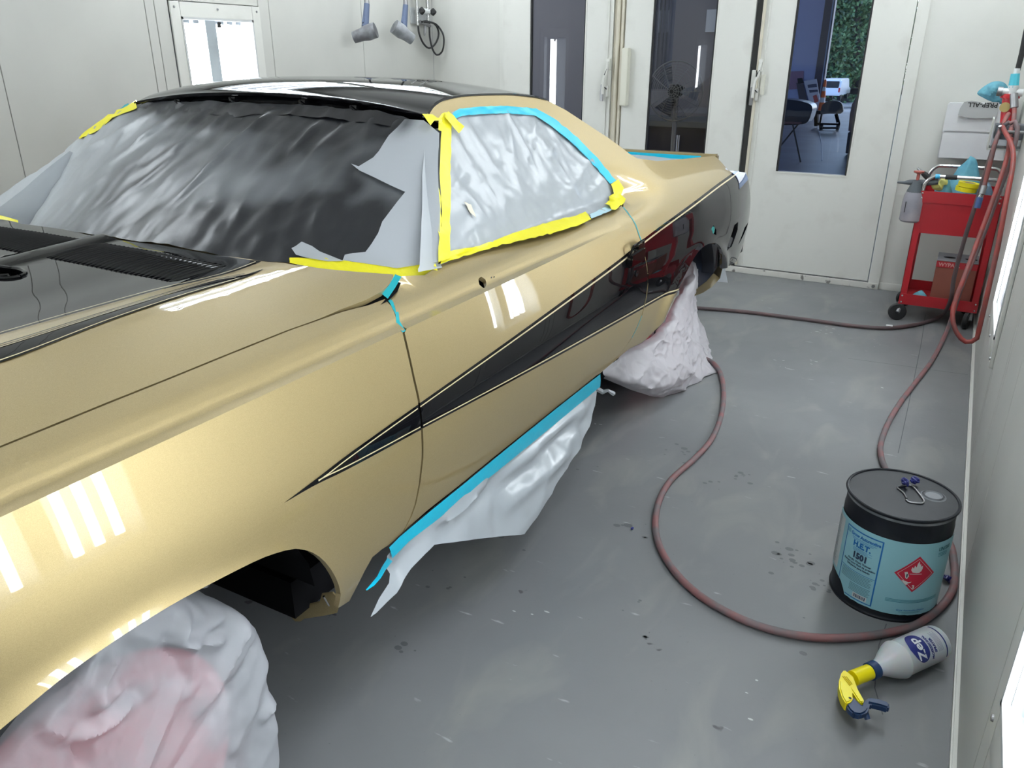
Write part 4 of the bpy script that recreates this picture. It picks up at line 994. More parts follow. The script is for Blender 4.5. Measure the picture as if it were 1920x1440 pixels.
# front wheel cover: polar drape
pf = [(k/60*.93, 0) for k in range(61)]+[(.93+.07*math.sin(PI/2*k/8), -.05*(1-math.cos(PI/2*k/8))) for k in range(1, 9)]+[(1.0+.0*k, -.05-.03*k) for k in range(1, 10)]
o = cover('wheel_cover', '', .50, rimF, -1.035, (.50, .335), 300, pf, 3, .024, paper_thin, -PI*.5, PI*1.5)
tag(o, 'crumpled white paper sheet draped over the front wheel, red showing through', 'wheel cover', 'paper wheel covers')
# rear wheel cover
o = fan_sheet('wheel_cover', [
    [(1268, 545, -1.16), (1285, 505, -1.15), (1293, 488, -1.15), (1300, 500, -1.17)],
    [(1232, 618, -1.13), (1268, 580, -1.10), (1288, 560, -1.10), (1299, 575, -1.16)],
    [(1180, 655, -1.14), (1235, 640, -1.07), (1280, 625, -1.06), (1316, 625, -1.14)],
    [(1130, 690, -1.15), (1220, 690, -1.05), (1280, 675, -1.02), (1328, 665, -1.05)],
    [(1124, 704, -1.15), (1205, 722, -1.05), (1265, 718, -1.00), (1330, 690, -.98)],
    [(1130, 710, -1.16), (1200, 738, -1.08), (1245, 746, -1.055), (1292, 738, -1.0), (1334, 705, -.94)]], paper_mat('rear_cover_paper', (.54, .52, .55), .45, .2, see=.03), 'white paper sheet draped over the rear wheel, hem spread on the floor', 'wheel cover', (-1.05, 3.4, 0), 140, 120, .030, 21, 6.5, 'paper wheel covers')
# small piece of masking paper hanging behind the rear corner
q = MB(); P = [onx(x, y, -1.12) for x, y in [(1343, 528), (1351, 498), (1358, 492), (1361, 512), (1365, 530)]]
n = len(P); q.add(P+[p+Vector((-.002, 0, 0)) for p in P], [tuple(range(n)), tuple(range(2*n-1, n-1, -1))]); q.build('masking_sheet', paper, car, smooth=0)
o_ = BEDSHEET.build('bed_masking', paper, car, smooth=40, recalc=False)
# ------------------------------------------------------------------ things in the booth
def nsm(L_, step=.02): return catmull(L_, step)
hosem = noisy(mat('dusty_red_hose', (.24, .07, .062), .6), (.16, .10, .10), 14, 5, .42, .6)
hosem2 = noisy(mat('grey_red_hose', (.19, .085, .085), .6), (.12, .10, .105), 14, 5, .4, .6)
hosedark = noisy(mat('dark_maroon_hose', (.075, .052, .055), .6), (.11, .06, .06), 8, 4, .5, .7)
hosered = noisy(mat('bright_red_hose', (.26, .035, .028), .5), (.17, .045, .04), 12, 4, .4, .6)
HR = .0115
def hose(pts, m, label, r=HR, nm='air_hose', cat='hose', g='air hoses'):
    c = [Vector((min(v.x, .212), v.y, v.z)) for v in nsm(pts, .03)]; q = MB(); q.tube(c, r, 12); o = q.build(nm, m, None, smooth=60, loc=(pts[0].x, pts[0].y, 0), recalc=False); return tag(o, label, cat, g)
Z = HR+.002
fl = lambda L_: [onz(x, y, Z) for x, y in L_]
oy = lambda L_: [ony(x, y, Y) for x, y, Y in L_]
hose(oy([(1893, 229, 5.08), (1880, 238, 5.06), (1868, 262, 5.05), (1852, 310, 5.05), (1832, 375, 5.05), (1808, 450, 5.06), (1789, 520, 5.08), (1783, 560, 5.10)])+[onz(1768, 590, .05)]+fl([(1742, 602), (1710, 610), (1660, 615), (1600, 611), (1540, 603), (1480, 595), (1390, 584), (1300, 577), (1240, 574)]), hosedark, 'dark maroon air hose running from the wall hook across the floor to the car tail')
h2 = oy([(1893, 232, 4.95), (1903, 228, 4.95), (1908, 240, 4.93), (1903, 270, 4.90), (1888, 320, 4.88), (1868, 375, 4.86), (1850, 425, 4.84), (1828, 480, 4.82), (1806, 530, 4.80)])+[onz(1787, 588, .10), onz(1772, 628, .03)]+fl([(1748, 675), (1716, 718), (1690, 752), (1666, 792), (1652, 830), (1652, 855), (1662, 882)])
h2 += [Vector((x, y, Z)) for x, y in [(.01, 2.98), (.08, 2.86), (.15, 2.76), (.195, 2.64), (.212, 2.50)]]
h2 += fl([(1793, 1082), (1780, 1118), (1750, 1150), (1700, 1178), (1600, 1195), (1500, 1192), (1400, 1165), (1310, 1115), (1255, 1058), (1230, 1000), (1234, 945), (1258, 900), (1300, 862), (1333, 825), (1352, 780), (1357, 735), (1350, 698), (1331, 676), (1300, 668)])
hose(h2, hosem2, 'long dusty red air hose looping on the floor around the solvent pail')
hose(oy([(1880, 238, 5.0), (1900, 290, 4.7), (1886, 380, 4.5), (1870, 470, 4.42), (1860, 545, 4.36), (1850, 600, 4.34), (1832, 634, 4.33), (1811, 641, 4.33), (1794, 624, 4.34), (1786, 596, 4.36), (1791, 565, 4.40), (1808, 520, 4.46), (1832, 455, 4.6), (1858, 385, 4.7), (1884, 310, 4.8), (1896, 260, 4.92)]), hosered, 'bright red air hose hanging in a narrow loop beside the trolley')
d_ = oy([(1891, 214, 5.18), (1884, 226, 5.10), (1868, 262, 5.0), (1858, 300, 4.98), (1849, 335, 4.97), (1843, 358, 4.96)])
o = hose(d_, hosem, 'short dusty red air hose ending in a blue quick connector over the trolley')
q = MB(); q.tube(oy([(1846, 348, 4.965), (1841, 364, 4.955)]), .015, 12); q.build('ferrule', steel, o)
q = MB(); q.tube(oy([(1841, 364, 4.955), (1837, 372, 4.955)]), .013, 12); q.build('collar', chrome, o)
q = MB(); q.tube(oy([(1838, 370, 4.955), (1832, 390, 4.95)]), .016, 12); q.build('connector', mat('blue_connector', (.05, .10, .24), .5), o)
# --- wall air station (filter, valve, bracket) at the far end of the right wall
wt = thing('air_filter', 'red air filter with white valve and taped connector on right wall', 'air filter', ony(1890, 235, 5.35))
q = MB(); c = [ony(1888, 236, 5.35), ony(1894, 178, 5.35)]; q.tube([c[0], c[0].lerp(c[1], .05), c[0].lerp(c[1], .9), c[1]], [.030, .036, .036, .030], 18); q.build('bowl', mat('red_filter_bowl', (.5, .01, .02), .35), wt)
q = MB(); q.tube([ony(1893, 184, 5.35), ony(1895, 176, 5.35)], .048, 18); q.build('bowl_ring', mat('red_filter_bowl2', (.5, .01, .02), .35), wt)
q = MB(); q.lathe([(0, .0), (.024, .0), (.026, .004)], 18, Matrix.Translation(ony(1884, 201, 5.31)) @ Matrix.Rotation(PI/2, 4, 'X')); q.build('gauge_badge', mat('brass_badge', (.55, .42, .18), .35, .6), wt)
white_pl = mat('white_plastic', (.72, .74, .74), .4)
q = MB(); q.tube([ony(1874, 172, 5.33), ony(1918, 174, 5.33)], .020, 14); q.tube([ony(1897, 180, 5.33), ony(1901, 160, 5.33)], .026, 14); q.build('valve_body', white_pl, wt)
q = MB(); q.tube([ony(1870, 171, 5.33), ony(1880, 172, 5.33)], .025, 14); q.build('valve_cap', steel, wt)
q = MB(); q.tube([ony(1901, 176, 5.28), ony(1902, 202, 5.26)], .020, 12); q.build('outlet', steel, wt)
q = MB(); q.tube([ony(1900, 164, 5.33), ony(1904, 138, 5.33)], [.026, .022], 10); q.build('tape_wrap', mat('cyan_tape', (.08, .5, .62), .4), wt)
q = MB(); q.tube([ony(1905, 140, 5.33), ony(1908, 128, 5.33)], .016, 12); q.build('fitting', white_pl, wt)
q = MB(); q.tube([ony(1908, 132, 5.33), ony(1916, 100, 5.33), ony(1924, 60, 5.32), ony(1936, 10, 5.30)], .014, 10); q.build('supply_hose', rubber, wt)
hose(oy([(1902, 200, 5.26), (1901, 222, 5.2), (1896, 240, 5.05), (1893, 262, 4.98), (1889, 300, 4.97)]), hosem, 'short red air hose dropping from the filter outlet on right wall')
bt = thing('hose_bracket', 'grey metal hose bracket with clear tray on right wall', 'bracket', (XR-.002, 5.1, .9))
p = ony(1868, 232, 5.12); q_ = ony(1872, 280, 5.12)
q = MB(); q.box(p.x, XR-.001, 5.06, 5.20, q_.z+.055, p.z); q.build('box', mat('grey_metal', (.22, .23, .25), .5), bt, bevel=.004)
q = MB(); q.box(p.x-.02, XR-.001, 5.03, 5.22, q_.z+.004, q_.z+.012); q.box(p.x-.02, p.x-.012, 5.03, 5.22, q_.z, q_.z+.16); q.build('tray', mat('tray_frame', (.55, .56, .52), .5), bt, bevel=.002)
q = MB(); q.box(p.x-.008, XR-.002, 5.034, 5.038, q_.z+.01, q_.z+.14); q.build('clear_front', glass_mat('dusty_clear', (.8, .82, .84), .1), bt)
q = MB(); q.box(p.x+.01, p.x+.045, 5.055, 5.06, p.z-.035, p.z-.018); q.build('sticker', white_pl, bt)
q = MB(); q.tube([Vector((XR-.002, 5.0, p.z-.03)), Vector((.13, 4.98, p.z-.03)), Vector((.12, 4.96, p.z+.0))], .008, 8); q.build('hook', steel, bt)

# --- PREP-ALL carton on the end wall
Yb = 5.70; c0 = ony(1757, 296, Yb); c1 = ony(1893, 305, Yb); t0 = ony(1777, 193, Yb)
bx0, bx1, bz0, bz1 = c0.x, .205, c0.z, t0.z
card = noisy(mat('white_carton', (.70, .71, .73), .55), (.60, .60, .62), 4, 4, .4, .7)
cb = thing('wipe_carton', 'white wipe carton with torn front flap on the end wall above the trolley', 'box', ((bx0+bx1)/2, 5.84, bz0))
q = MB(); q.box(bx0, bx1, Yb, 5.955, bz0, bz1-.004); q.build('carton', card, cb, bevel=.003)
zm = ony(1770, 246, Yb).z
q = MB(); q.box(bx0+.008, bx1-.004, Yb-.006, Yb, zm+.003, bz1+.002); q.build('upper_flap', card, cb, bevel=.002)
q = MB(); q.box(bx0+.002, bx1-.004, Yb-.004, Yb, bz0+.002, zm-.003); q.build('front_face', card, cb, bevel=.002)
# torn grey flap with the printing upside down
fl_p = [ony(x, y, Yb-.03) for x, y in [(1796, 216), (1800, 203), (1808, 191), (1822, 189), (1836, 191), (1845, 195), (1858, 191), (1874, 192), (1871, 207), (1869, 220), (1845, 222), (1815, 221)]]
q = MB(); q.prism([(p.x, p.z) for p in fl_p], 'y', Yb-.03, Yb-.026); q.build('torn_flap', mat('grey_card', (.40, .41, .41), .6), cb)
q = MB(); a_ = ony(1874, 195, Yb-.033); w_ = a_.x-ony(1813, 195, Yb-.033).x
text_geo('PREP-ALL', .058, lambda u, v: Vector((a_.x-.006-u*w_/.255, Yb-.0325, a_.z-.030-v*-.0-(v*.62)+.034)), q, bold=.0015)
q.build('printing', rubber, cb, smooth=0, recalc=False)
q = MB(); q.box(bx1-.022, bx1-.002, Yb-.035, Yb, bz0+.06, bz1+.01); q.build('side_flap', card, cb, bevel=.002)
# blue rag on top of the carton
ragm = bump(noisy(mat('blue_rag', (.12, .34, .42), .8), (.08, .25, .33), 12, 4, .4, .6), 90, .4, .003)
def blob(nm, P, m, th, amp, sc, seed, label, cat, group=None, n=14, dirv=Vector((0, -1, 0)), parent=None):
    """crumpled cloth: outline on a plane, domed and wrinkled"""
    c = sum(P, Vector())/len(P); ring = [v for v in catmull(P, .01, True)]; rows = []
    for k in range(n+1):
        f = k/n; row = []
        for v in ring+[ring[0]]:
            p = c.lerp(v, f); h = th*(1-f**2.2); p = p+dirv*(h+crumple(p, amp, sc, seed)*(1-.6*f)+crumple(p, amp*.5, sc*2.3, seed+3)*(1-.6*f))
            row.append(p)
        rows.append(row)
    back = [[p+dirv*(-2*(p-v).dot(dirv)*.4-.004) for p, v in zip(rows[-1], rows[-1])], [c-dirv*.006]*len(rows[0])]
    q = MB(); q.grid(rows+back)
    o = q.build(nm, m, parent, smooth=50, loc=c if not parent else None)
    if label: tag(o, label, cat, group)
    return o
blob('rag', [ony(x, y, 5.80) for x, y in [(1832, 175), (1845, 162), (1862, 153), (1878, 153), (1888, 160), (1893, 175), (1888, 190), (1874, 196), (1858, 190), (1845, 184)]], ragm, .05, .055, 16, 3, 'crumpled light blue rag above the white wipe carton', 'rag', 'blue rags')

# --- red trolley
Yc = 5.27
tl_ = ony(1728, 356, Yc); tr_ = ony(1884, 370, Yc); bl_ = ony(1682, 569, Yc); br_ = ony(1829, 587, Yc)
cx0, cx1 = (tl_.x+bl_.x)/2, min(.225, (tr_.x+br_.x)/2); zt = (tl_.z+tr_.z)/2; zb = (bl_.z+br_.z)/2; Yr = Yc+.40
#print('CART', cx0, cx1, zt, zb)
redp = noisy(mat('red_trolley_paint', (.40, .010, .018), .38), (.30, .010, .016), 3, 3, .4, .7)
ct = thing('trolley', 'red metal utility trolley on casters in the corner by the end wall', 'trolley', ((cx0+cx1)/2, Yc+.2, 0))
lw = .036
for x, s in ((cx0, 1), (cx1, -1)):
    for y, t in ((Yc, 1), (Yr, -1)):
        q = MB(); q.box(min(x, x+s*lw), max(x, x+s*lw), min(y, y+t*.003), max(y, y+t*.003), zb, zt); q.box(min(x, x+s*.003), max(x, x+s*.003), min(y, y+t*lw), max(y, y+t*lw), zb, zt); q.build('leg', redp, ct)
zs_ = ony(1737, 380, Yc).z; zd = ony(1726, 437, Yc).z; zl = ony(1700, 551, Yc).z
def tray(za, zb_, nm):
    q = MB(); q.box(cx0, cx1, Yc-.002, Yc+.002, za, zb_); q.box(cx0, cx1, Yr-.002, Yr+.002, za, zb_); q.box(cx0-.001, cx0+.002, Yc, Yr, za, zb_); q.box(cx1-.002, cx1+.001, Yc, Yr, za, zb_); q.box(cx0, cx1, Yc, Yr, za+.002, za+.005); return q.build(nm, redp, ct)
tray(zs_, zt, 'top_tray'); tray(zb, zl, 'bottom_shelf')
q = MB(); q.box(cx0+lw, cx1-lw, Yc+.004, Yc+.007, zd, zs_); q.build('drawer_panel', redp, ct, bevel=.001)
for x in (cx0+.014, cx1-.014):
    for z in (zt-.012, zt-.040, zl-.012, zb+.014):
        q = MB(); q.lathe([(0, 0), (.006, 0), (.005, .004), (0, .005)], 10, Matrix.Translation((x, Yc-.002, z)) @ Matrix.Rotation(PI/2, 4, 'X')); q.build('bolt', chrome, ct)
for y0, dz, nm in ((Yc+.01, .085, 0), (Yr-.01, .105, 1)):
    P = [Vector((cx0+.012, y0, zt-.01)), Vector((cx0+.018, y0, zt+dz*.5)), Vector((cx0+.05, y0, zt+dz*.93)), Vector((cx0+.10, y0, zt+dz)), Vector((cx1-.09, y0, zt+dz)), Vector((cx1-.04, y0, zt+dz*.9)), Vector((cx1-.015, y0, zt+dz*.5)), Vector((cx1-.012, y0, zt-.01))]
    q = MB(); q.tube(nsm(P, .02), .011, 12); h_ = q.build('handle', chrome, ct)
    if nm == 0:
        for x, m_, w in ((cx0+.075, mat('cyan_band', (.05, .42, .7), .4), .012), (cx0+.145, rubber, .030)):
            q = MB(); q.tube([Vector((x-w, y0, zt+dz*.985)), Vector((x+w, y0, zt+dz))], .0135, 12); q.build('tape_band', m_, h_)
wheelg = mat('caster_grey', (.25, .27, .27), .5)
for x, y, a in ((cx0+.015, Yc+.02, .2), (cx1-.03, Yc+.03, 1.3), (cx0+.03, Yr-.03, .4), (cx1-.03, Yr-.03, .2)):
    r = .052; cc = Matrix.Translation((x-.01, y-.02, r)) @ Matrix.Rotation(PI/2, 4, 'Y') if a < 1 else Matrix.Translation((x, y, r)) @ Matrix.Rotation(a, 4, 'Z') @ Matrix.Rotation(PI/2, 4, 'Y')
    cc = Matrix.Translation((x-.012, y-.02, r)) @ Matrix.Rotation(-PI/2+a, 4, 'Z') @ Matrix.Rotation(PI/2, 4, 'Y')
    q = MB(); q.lathe([(.034, -.013), (.048, -.013), (r, -.009), (r, .009), (.048, .013), (.034, .013)], 28, cc); w_ = q.build('caster', rubber, ct)
    q = MB(); q.lathe([(0, -.012), (.034, -.012), (.034, .012), (0, .012)], 20, cc); q.build('hub', wheelg, w_)
    q = MB(); q.tube([cc @ Vector((0, 0, .018)), Vector((x+.0, y, zb-.012)), Vector((x, y, zb+.004))], [.012, .018, .022], 8); q.build('fork', steel, w_)
# box on the lower shelf
zsf = zb+.006
orangem = noisy(mat('brown_red_carton', (.25, .075, .05), .6), (.21, .06, .045), 5, 3, .4, .7)
ob = thing('glove_box', 'reddish brown carton with grey oval-holed top on the lower trolley shelf', 'box', (.08, 5.40, zsf))
x0_ = ony(1744, 551, 5.33).x; x1_ = ony(1822, 560, 5.33).x; hz = ony(1750, 487, 5.33).z
q = MB(); q.box(x0_, min(x1_, cx1-.045), 5.33, 5.56, zsf, hz); q.build('carton', orangem, ob, bevel=.002)
q = MB(); q.box(x0_-.001, min(x1_, cx1-.045)+.001, 5.328, 5.562, hz, hz+.003); tp = q.build('lid', mat('grey_lid', (.30, .31, .34), .6), ob)
q = MB(); q.box(x0_-.001, min(x1_, cx1-.045), 5.3275, 5.3285, hz-.040, hz-.004); q.build('red_band', mat('red_band', (.42, .02, .03), .5), ob)
for k in (.28, .8):
    q = MB(); q.lathe([(0, 0), (.034, 0), (0, .0015)], 20, Matrix.Translation((lerp(x0_, x1_, k), 5.43, hz+.003)) @ Matrix.Diagonal((1, .75, 1, 1))); q.build('hole', darkmetal, tp)
q = MB(); text_geo('WYPALL', .030, lambda u, v: Vector((x0_+.012+u, 5.3265, hz-.032+v)), q, bold=.001); q.build('printing', mat('pale_print', (.62, .30, .28), .6), ob, smooth=0, recalc=False)
q = MB(); text_geo('X60', .030, lambda u, v: Vector((x0_+.152+u*.7, 5.3265, hz-.032+v)), q, bold=.001); q.build('printing', mat('dark_print', (.12, .02, .06), .6), ob, smooth=0, recalc=False)
blob('rag', [Vector((x, y, zsf+.002)) for x, y in [(cx0+.05, 5.30), (cx0+.15, 5.295), (cx0+.17, 5.33), (cx0+.12, 5.42), (cx0+.06, 5.40)]], ragm, .055, .02, 18, 5, 'crumpled blue rag on the lower trolley shelf', 'rag', 'blue rags', dirv=Vector((0, 0, 1)))
# contents of the top tray
zi = zs_+.006
def heap(x0, x1, y0, y1, h, seed, label, m=ragm):
    P = [Vector((lerp(x0, x1, .5+.5*math.cos(a)*(.8+.3*noise.noise(Vector((a, seed, 0))))), lerp(y0, y1, .5+.5*math.sin(a)), zi)) for a in [2*PI*i/9 for i in range(9)]]
    return blob('rag', P, m, h, .065, 13, seed, label, 'rag', 'blue rags', dirv=Vector((0, 0, 1)))
heap(cx0+.10, cx1-.08, Yc+.20, Yr-.02, .17, 11, 'big heap of light blue wipes at the back of the trolley tray')
heap(cx0+.05, cx0+.19, Yc+.03, Yc+.17, .09, 15, 'small crumpled blue wipe beside the yellow tape in the trolley tray')
heap(cx1-.15, cx1-.03, Yc+.04, Yc+.17, .085, 19, 'blue wipe under the hose connector in the trolley tray', mat('grey_blue_rag', (.14, .22, .30), .8))
xr = ony(1812, 350, Yc+.07).x
ty = thing('tape_roll', 'yellow masking tape roll lying on the wipes in the top of the red trolley', 'tape', (xr, Yc+.07, zi))
zr_ = ony(1812, 359, Yc+.06).z
for k, dz in enumerate((0, .026)):
    q = MB(); q.lathe([(.036, dz), (.056, dz), (.056, dz+.024), (.036, dz+.024), (.036, dz)], 32, Matrix.Translation((xr+.006*k, Yc+.07, zr_)) @ Matrix.Rotation(.10, 4, 'Y')); q.build('tape', mat('yellow_roll_%d' % k, (.88, .76, .01), .45), ty)
q = MB(); q.lathe([(.033, 0), (.036, 0), (.036, .05), (.033, .05), (.033, 0)], 32, Matrix.Translation((xr, Yc+.07, zr_)) @ Matrix.Rotation(.10, 4, 'Y')); q.build('core', mat('card_core', (.5, .4, .25), .7), ty)
blob('tape_scrap', [ony(x, y, Yc+.05) for x, y in [(1746, 344), (1752, 338), (1760, 340), (1768, 332), (1777, 338), (1776, 346), (1770, 347), (1766, 356), (1756, 357), (1748, 353)]], mat('pale_yellow_scrap', (.72, .70, .22), .5), .02, .02, 20, 7, 'crumpled pale yellow tape scrap at the front of the trolley tray', 'tape')
# pump sprayer hanging on the trolley's left side
Yp = Yc+.03
ps = thing('pump_sprayer', 'dusty grey pump sprayer with red knob hanging on the trolley', 'sprayer', ony(1704, 416, Yp))
a_ = ony(1704, 415, Yp); b_ = ony(1706, 352, Yp); bod = noisy(mat('dusty_grey_bottle', (.22, .21, .24), .5), (.30, .27, .29), 9, 4, .4, .6)
X_ = a_.x+.004; h_ = b_.z-a_.z; Mx = Matrix.Translation((X_, Yp, a_.z))
q = MB(); q.lathe([(0, 0), (.050, .0), (.060, .010), (.060, h_*.55), (.055, h_*.78), (.046, h_*.90)], 24, Mx); q.build('bottle', bod, ps)
q = MB(); q.lathe([(.048, h_*.84), (.046, h_*.93), (.030, h_*1.12), (.026, h_*1.22), (0, h_*1.22)], 20, Mx); q.build('collar', mat('dark_grey_cap', (.06, .07, .08), .5), ps)
q = MB(); q.lathe([(.009, h_*1.2), (.009, h_*1.42), (.028, h_*1.46), (.029, h_*1.50), (0, h_*1.50)], 18, Mx); q.build('pump_knob', mat('dusty_red_plastic', (.36, .09, .07), .5), ps)
z_ = a_.z+h_*1.17
q = MB(); q.tube([Vector((X_+.11, Yp-.005, z_+.012)), Vector((X_+.03, Yp, z_)), Vector((X_-.04, Yp, z_-.002)), Vector((X_-.07, Yp, z_-.006)), Vector((X_-.105, Yp, z_-.006))], [.016, .018, .015, .009, .006], 10); q.build('nozzle', mat('dark_grey_cap2', (.08, .09, .10), .5), ps)
q = MB(); q.tube([Vector((X_+.05, Yp-.002, z_+.016)), Vector((X_+.10, Yp-.002, z_+.026))], .010, 8); q.build('grip', mat('dusty_red_grip', (.28, .08, .07), .5), ps)
q = MB(); q.box(X_-.038, X_-.034, Yp-.052, Yp-.046, a_.z+h_*.30, a_.z+h_*.62); q.build('level_window', rubber, ps)
sg = thing('spray_nozzle', 'black spray gun nozzle poking up at the back of the trolley', 'spray gun', ony(1738, 336, Yc+.25))
q = MB(); q.tube([ony(1744, 338, Yc+.2), ony(1736, 329, Yc+.2), ony(1730, 324, Yc+.2)], [.016, .017, .014], 10); q.build('barrel', rubber, sg)
q = MB(); q.tube([ony(1730, 324, Yc+.2), ony(1720, 315, Yc+.2)], [.010, .006], 8); q.build('tip', steel, sg)

# --- solvent pail
PX, PY, PR, PH = .021, 2.288, .149, .343
pt = thing('pail', 'black steel solvent pail with pale blue flammable label on the floor', 'pail', (PX, PY, 0))
Mx = Matrix.Translation((PX, PY, 0)) @ Matrix.Rotation(math.radians(0), 4, 'Z')
pailm = noisy(mat('black_pail_paint', (.006, .008, .013), .38, 0, Specular_IOR_Level=.3), (.018, .02, .025), 8, 5, .5, .75)
q = MB(); q.lathe([(0, .006), (PR-.006, .006), (PR-.004, .0), (PR+.001, .0), (PR+.002, .006), (PR-.002, .012), (PR-.002, PH-.06), (PR-.004, PH-.052), (PR-.004, PH-.014), (PR-.001, PH-.010), (PR-.001, PH-.004)], 72, Mx); q.build('body', pailm, pt)
q = MB(); q.tube([Mx @ Vector((math.cos(a)*(PR-.001), math.sin(a)*(PR-.001), PH-.004)) for a in [2*PI*i/72 for i in range(73)]], .0045, 8, caps=False); q.build('rim', pailm, pt)
lidm = noisy(mat('dusty_lid', (.12, .13, .145), .5), (.30, .31, .33), 11, 8, .42, .66)
q = MB(); q.lathe([(0, PH-.010), (PR-.012, PH-.010), (PR-.006, PH-.006), (PR-.003, PH-.002), (PR-.003, PH-.02), (0, PH-.02)], 64, Mx); q.build('lid', lidm, pt)
cp = onz(1750, 930, PH-.004)
Mc = Matrix.Translation((cp.x, cp.y, PH-.011))
q = MB(); q.lathe([(.026, .0), (.033, .003), (.034, .007), (.030, .009), (.027, .004)], 36, Mc); q.build('spout_ring', lidm, pt)
q = MB(); q.lathe([(0, .008), (.021, .008), (.024, .011), (.026, .008), (.026, .0)], 36, Mc); q.build('spout_cap', mat('grey_cap', (.20, .21, .23), .45), pt)
q = MB(); hp2 = [onz(x, y, PH-.002) for x, y in [(1700, 934), (1694, 924), (1683, 915), (1687, 912), (1702, 910), (1711, 912), (1722, 924), (1732, 938), (1729, 944), (1716, 943), (1704, 941), (1699, 937)]]
q.tube(nsm(hp2, .004), .0026, 8); q.build('bail_handle', steel, pt)
q = MB(); lp_ = [onz(x, y, PH-.0093) for x, y in [(1675, 916), (1683, 914), (1709, 933), (1704, 938), (1688, 938)]]; q.add(lp_, [(0, 1, 2, 3, 4)]); q.build('lid_sticker', noisy(mat('worn_sticker', (.30, .30, .25), .6), (.20, .21, .21), 60, 3, .4, .6), pt)
# label: everything is laid out on the cylinder, u = arc length from the middle of the text panel
def cyl(u, v, d=.0): a = math.radians(-118)+u/PR; return Vector((PX+(PR+.0002+d)*math.cos(a), PY+(PR+.0002+d)*math.sin(a), v))
lab = mat('pale_blue_label', (.30, .58, .66), .38); lab_w = mat('white_label', (.62, .66, .66), .45); lblue = mat('label_blue', (.01, .14, .42), .4); ltext = mat('label_text', (.02, .04, .09), .5); lred = mat('label_red', (.52, .01, .04), .4)
nU = 60; u0, u1 = -.155, .285; rows = [[], []]
for i in range(nU+1):
    u = lerp(u0, u1, i/nU); bot = .030+.004*noise.noise(Vector((u*30, 0, 0)))
    bot = interp([(-.155, .075), (-.09, .072), (-.055, .062), (-.035, .038), (-.03, .028), (.3, .026)], u)+.002*noise.noise(Vector((u*80, 0, 0)))
    rows[0].append(cyl(u, bot, .0006)); rows[1].append(cyl(u, .268, .0006))
q = MB(); q.grid(rows); lb = q.build('label', lab, pt, recalc=False)
def lrect(q, a, b_, c, d, dd=.0012, n=6):
    q.grid([[cyl(lerp(a, b_, i/n), c, dd) for i in range(n+1)], [cyl(lerp(a, b_, i/n), d, dd) for i in range(n+1)]])
q = MB(); lrect(q, -.066, -.063, .064, .252); lrect(q, .050, .054, .034, .252); lrect(q, -.066, .054, .250, .254); lrect(q, -.062, .052, .122, .1235); lrect(q, -.03, .052, .034, .037); q.build('label_border', lblue, pt, recalc=False)
q = MB(); lrect(q, -.150, -.085, .085, .255); q.build('label_panel', lab_w, pt, recalc=False)
q = MB()
for k in range(22): lrect(q, -.146, -.146+.05*(.7+.3*abs(noise.noise(Vector((k*.7, 0, 0))))), .09+k*.0073, .0935+k*.0073, .0016, 4)
q.build('fine_print', mat('fine_print_grey', (.38, .42, .44), .5), pt, recalc=False)['kind'] = 'stuff'
def lt(s, size, u, v, m, nm='label_text', al='LEFT', sx=1.0, bold=0.0):
    q = MB(); text_geo(s, size, lambda a, b_: cyl(u+a, v+b_, .0016), q, align=al, sx=sx, bold=bold); return q.build(nm, m, pt, smooth=0, recalc=False)
lt('Grow Automotive', .0145, -.046, .233, lblue, bold=.0006, sx=.86)
lt('H.E.T.', .024, -.004, .203, lblue, al='CENTER', bold=.0012, sx=.95)
lt('1501', .027, -.004, .166, ltext, al='CENTER', bold=.0015, sx=.9)
for k, s in enumerate(['Acrylic Wash Thinner', 'Solvant pour fluid de pression', 'Diluyente para lavado']): lt(s, .0085, -.004, .154-k*.0095, ltext, al='CENTER', bold=.0003)
q = MB(); lrect(q, -.063, -.050, .232, .246); q.build('label_logo', mat('logo_grey_blue', (.14, .38, .52), .4), pt, recalc=False)
q = MB()
for k in range(2): lrect(q, -.040+.003*k, .038-.008*k, .2265-k*.0045, .2285-k*.0045, .0016, 5)
for k in range(3): lrect(q, -.030, .030-.012*(k % 2), .1965-k*.004, .1982-k*.004, .0016, 5)
q.build('small_print', mat('small_print_blue', (.12, .34, .55), .5), pt, recalc=False)['kind'] = 'stuff'
q = MB()
for k in range(13): lrect(q, -.056 if k < 7 else -.020, .044-.02*abs(noise.noise(Vector((k*1.3, 2, 0)))), .117-k*.0046-(.003 if k > 6 else 0), .1188-k*.0046-(.003 if k > 6 else 0), .0016, 5)
q.build('small_print', mat('small_print_grey', (.10, .22, .28), .5), pt, recalc=False)['kind'] = 'stuff'
q = MB(); lrect(q, -.004, .038, .040, .056, .0014); q.build('barcode_field', mat('barcode_white', (.66, .66, .64), .5), pt, recalc=False)
q = MB(); u = -.001; k = 0
while u < .034: w = [.0008, .0018, .001, .0026, .0012][k % 5]; lrect(q, u, u+w, .043, .054, .0019, 1); u += w+[.001, .0007, .0016][k % 3]; k += 1
q.build('barcode', ltext, pt, recalc=False)
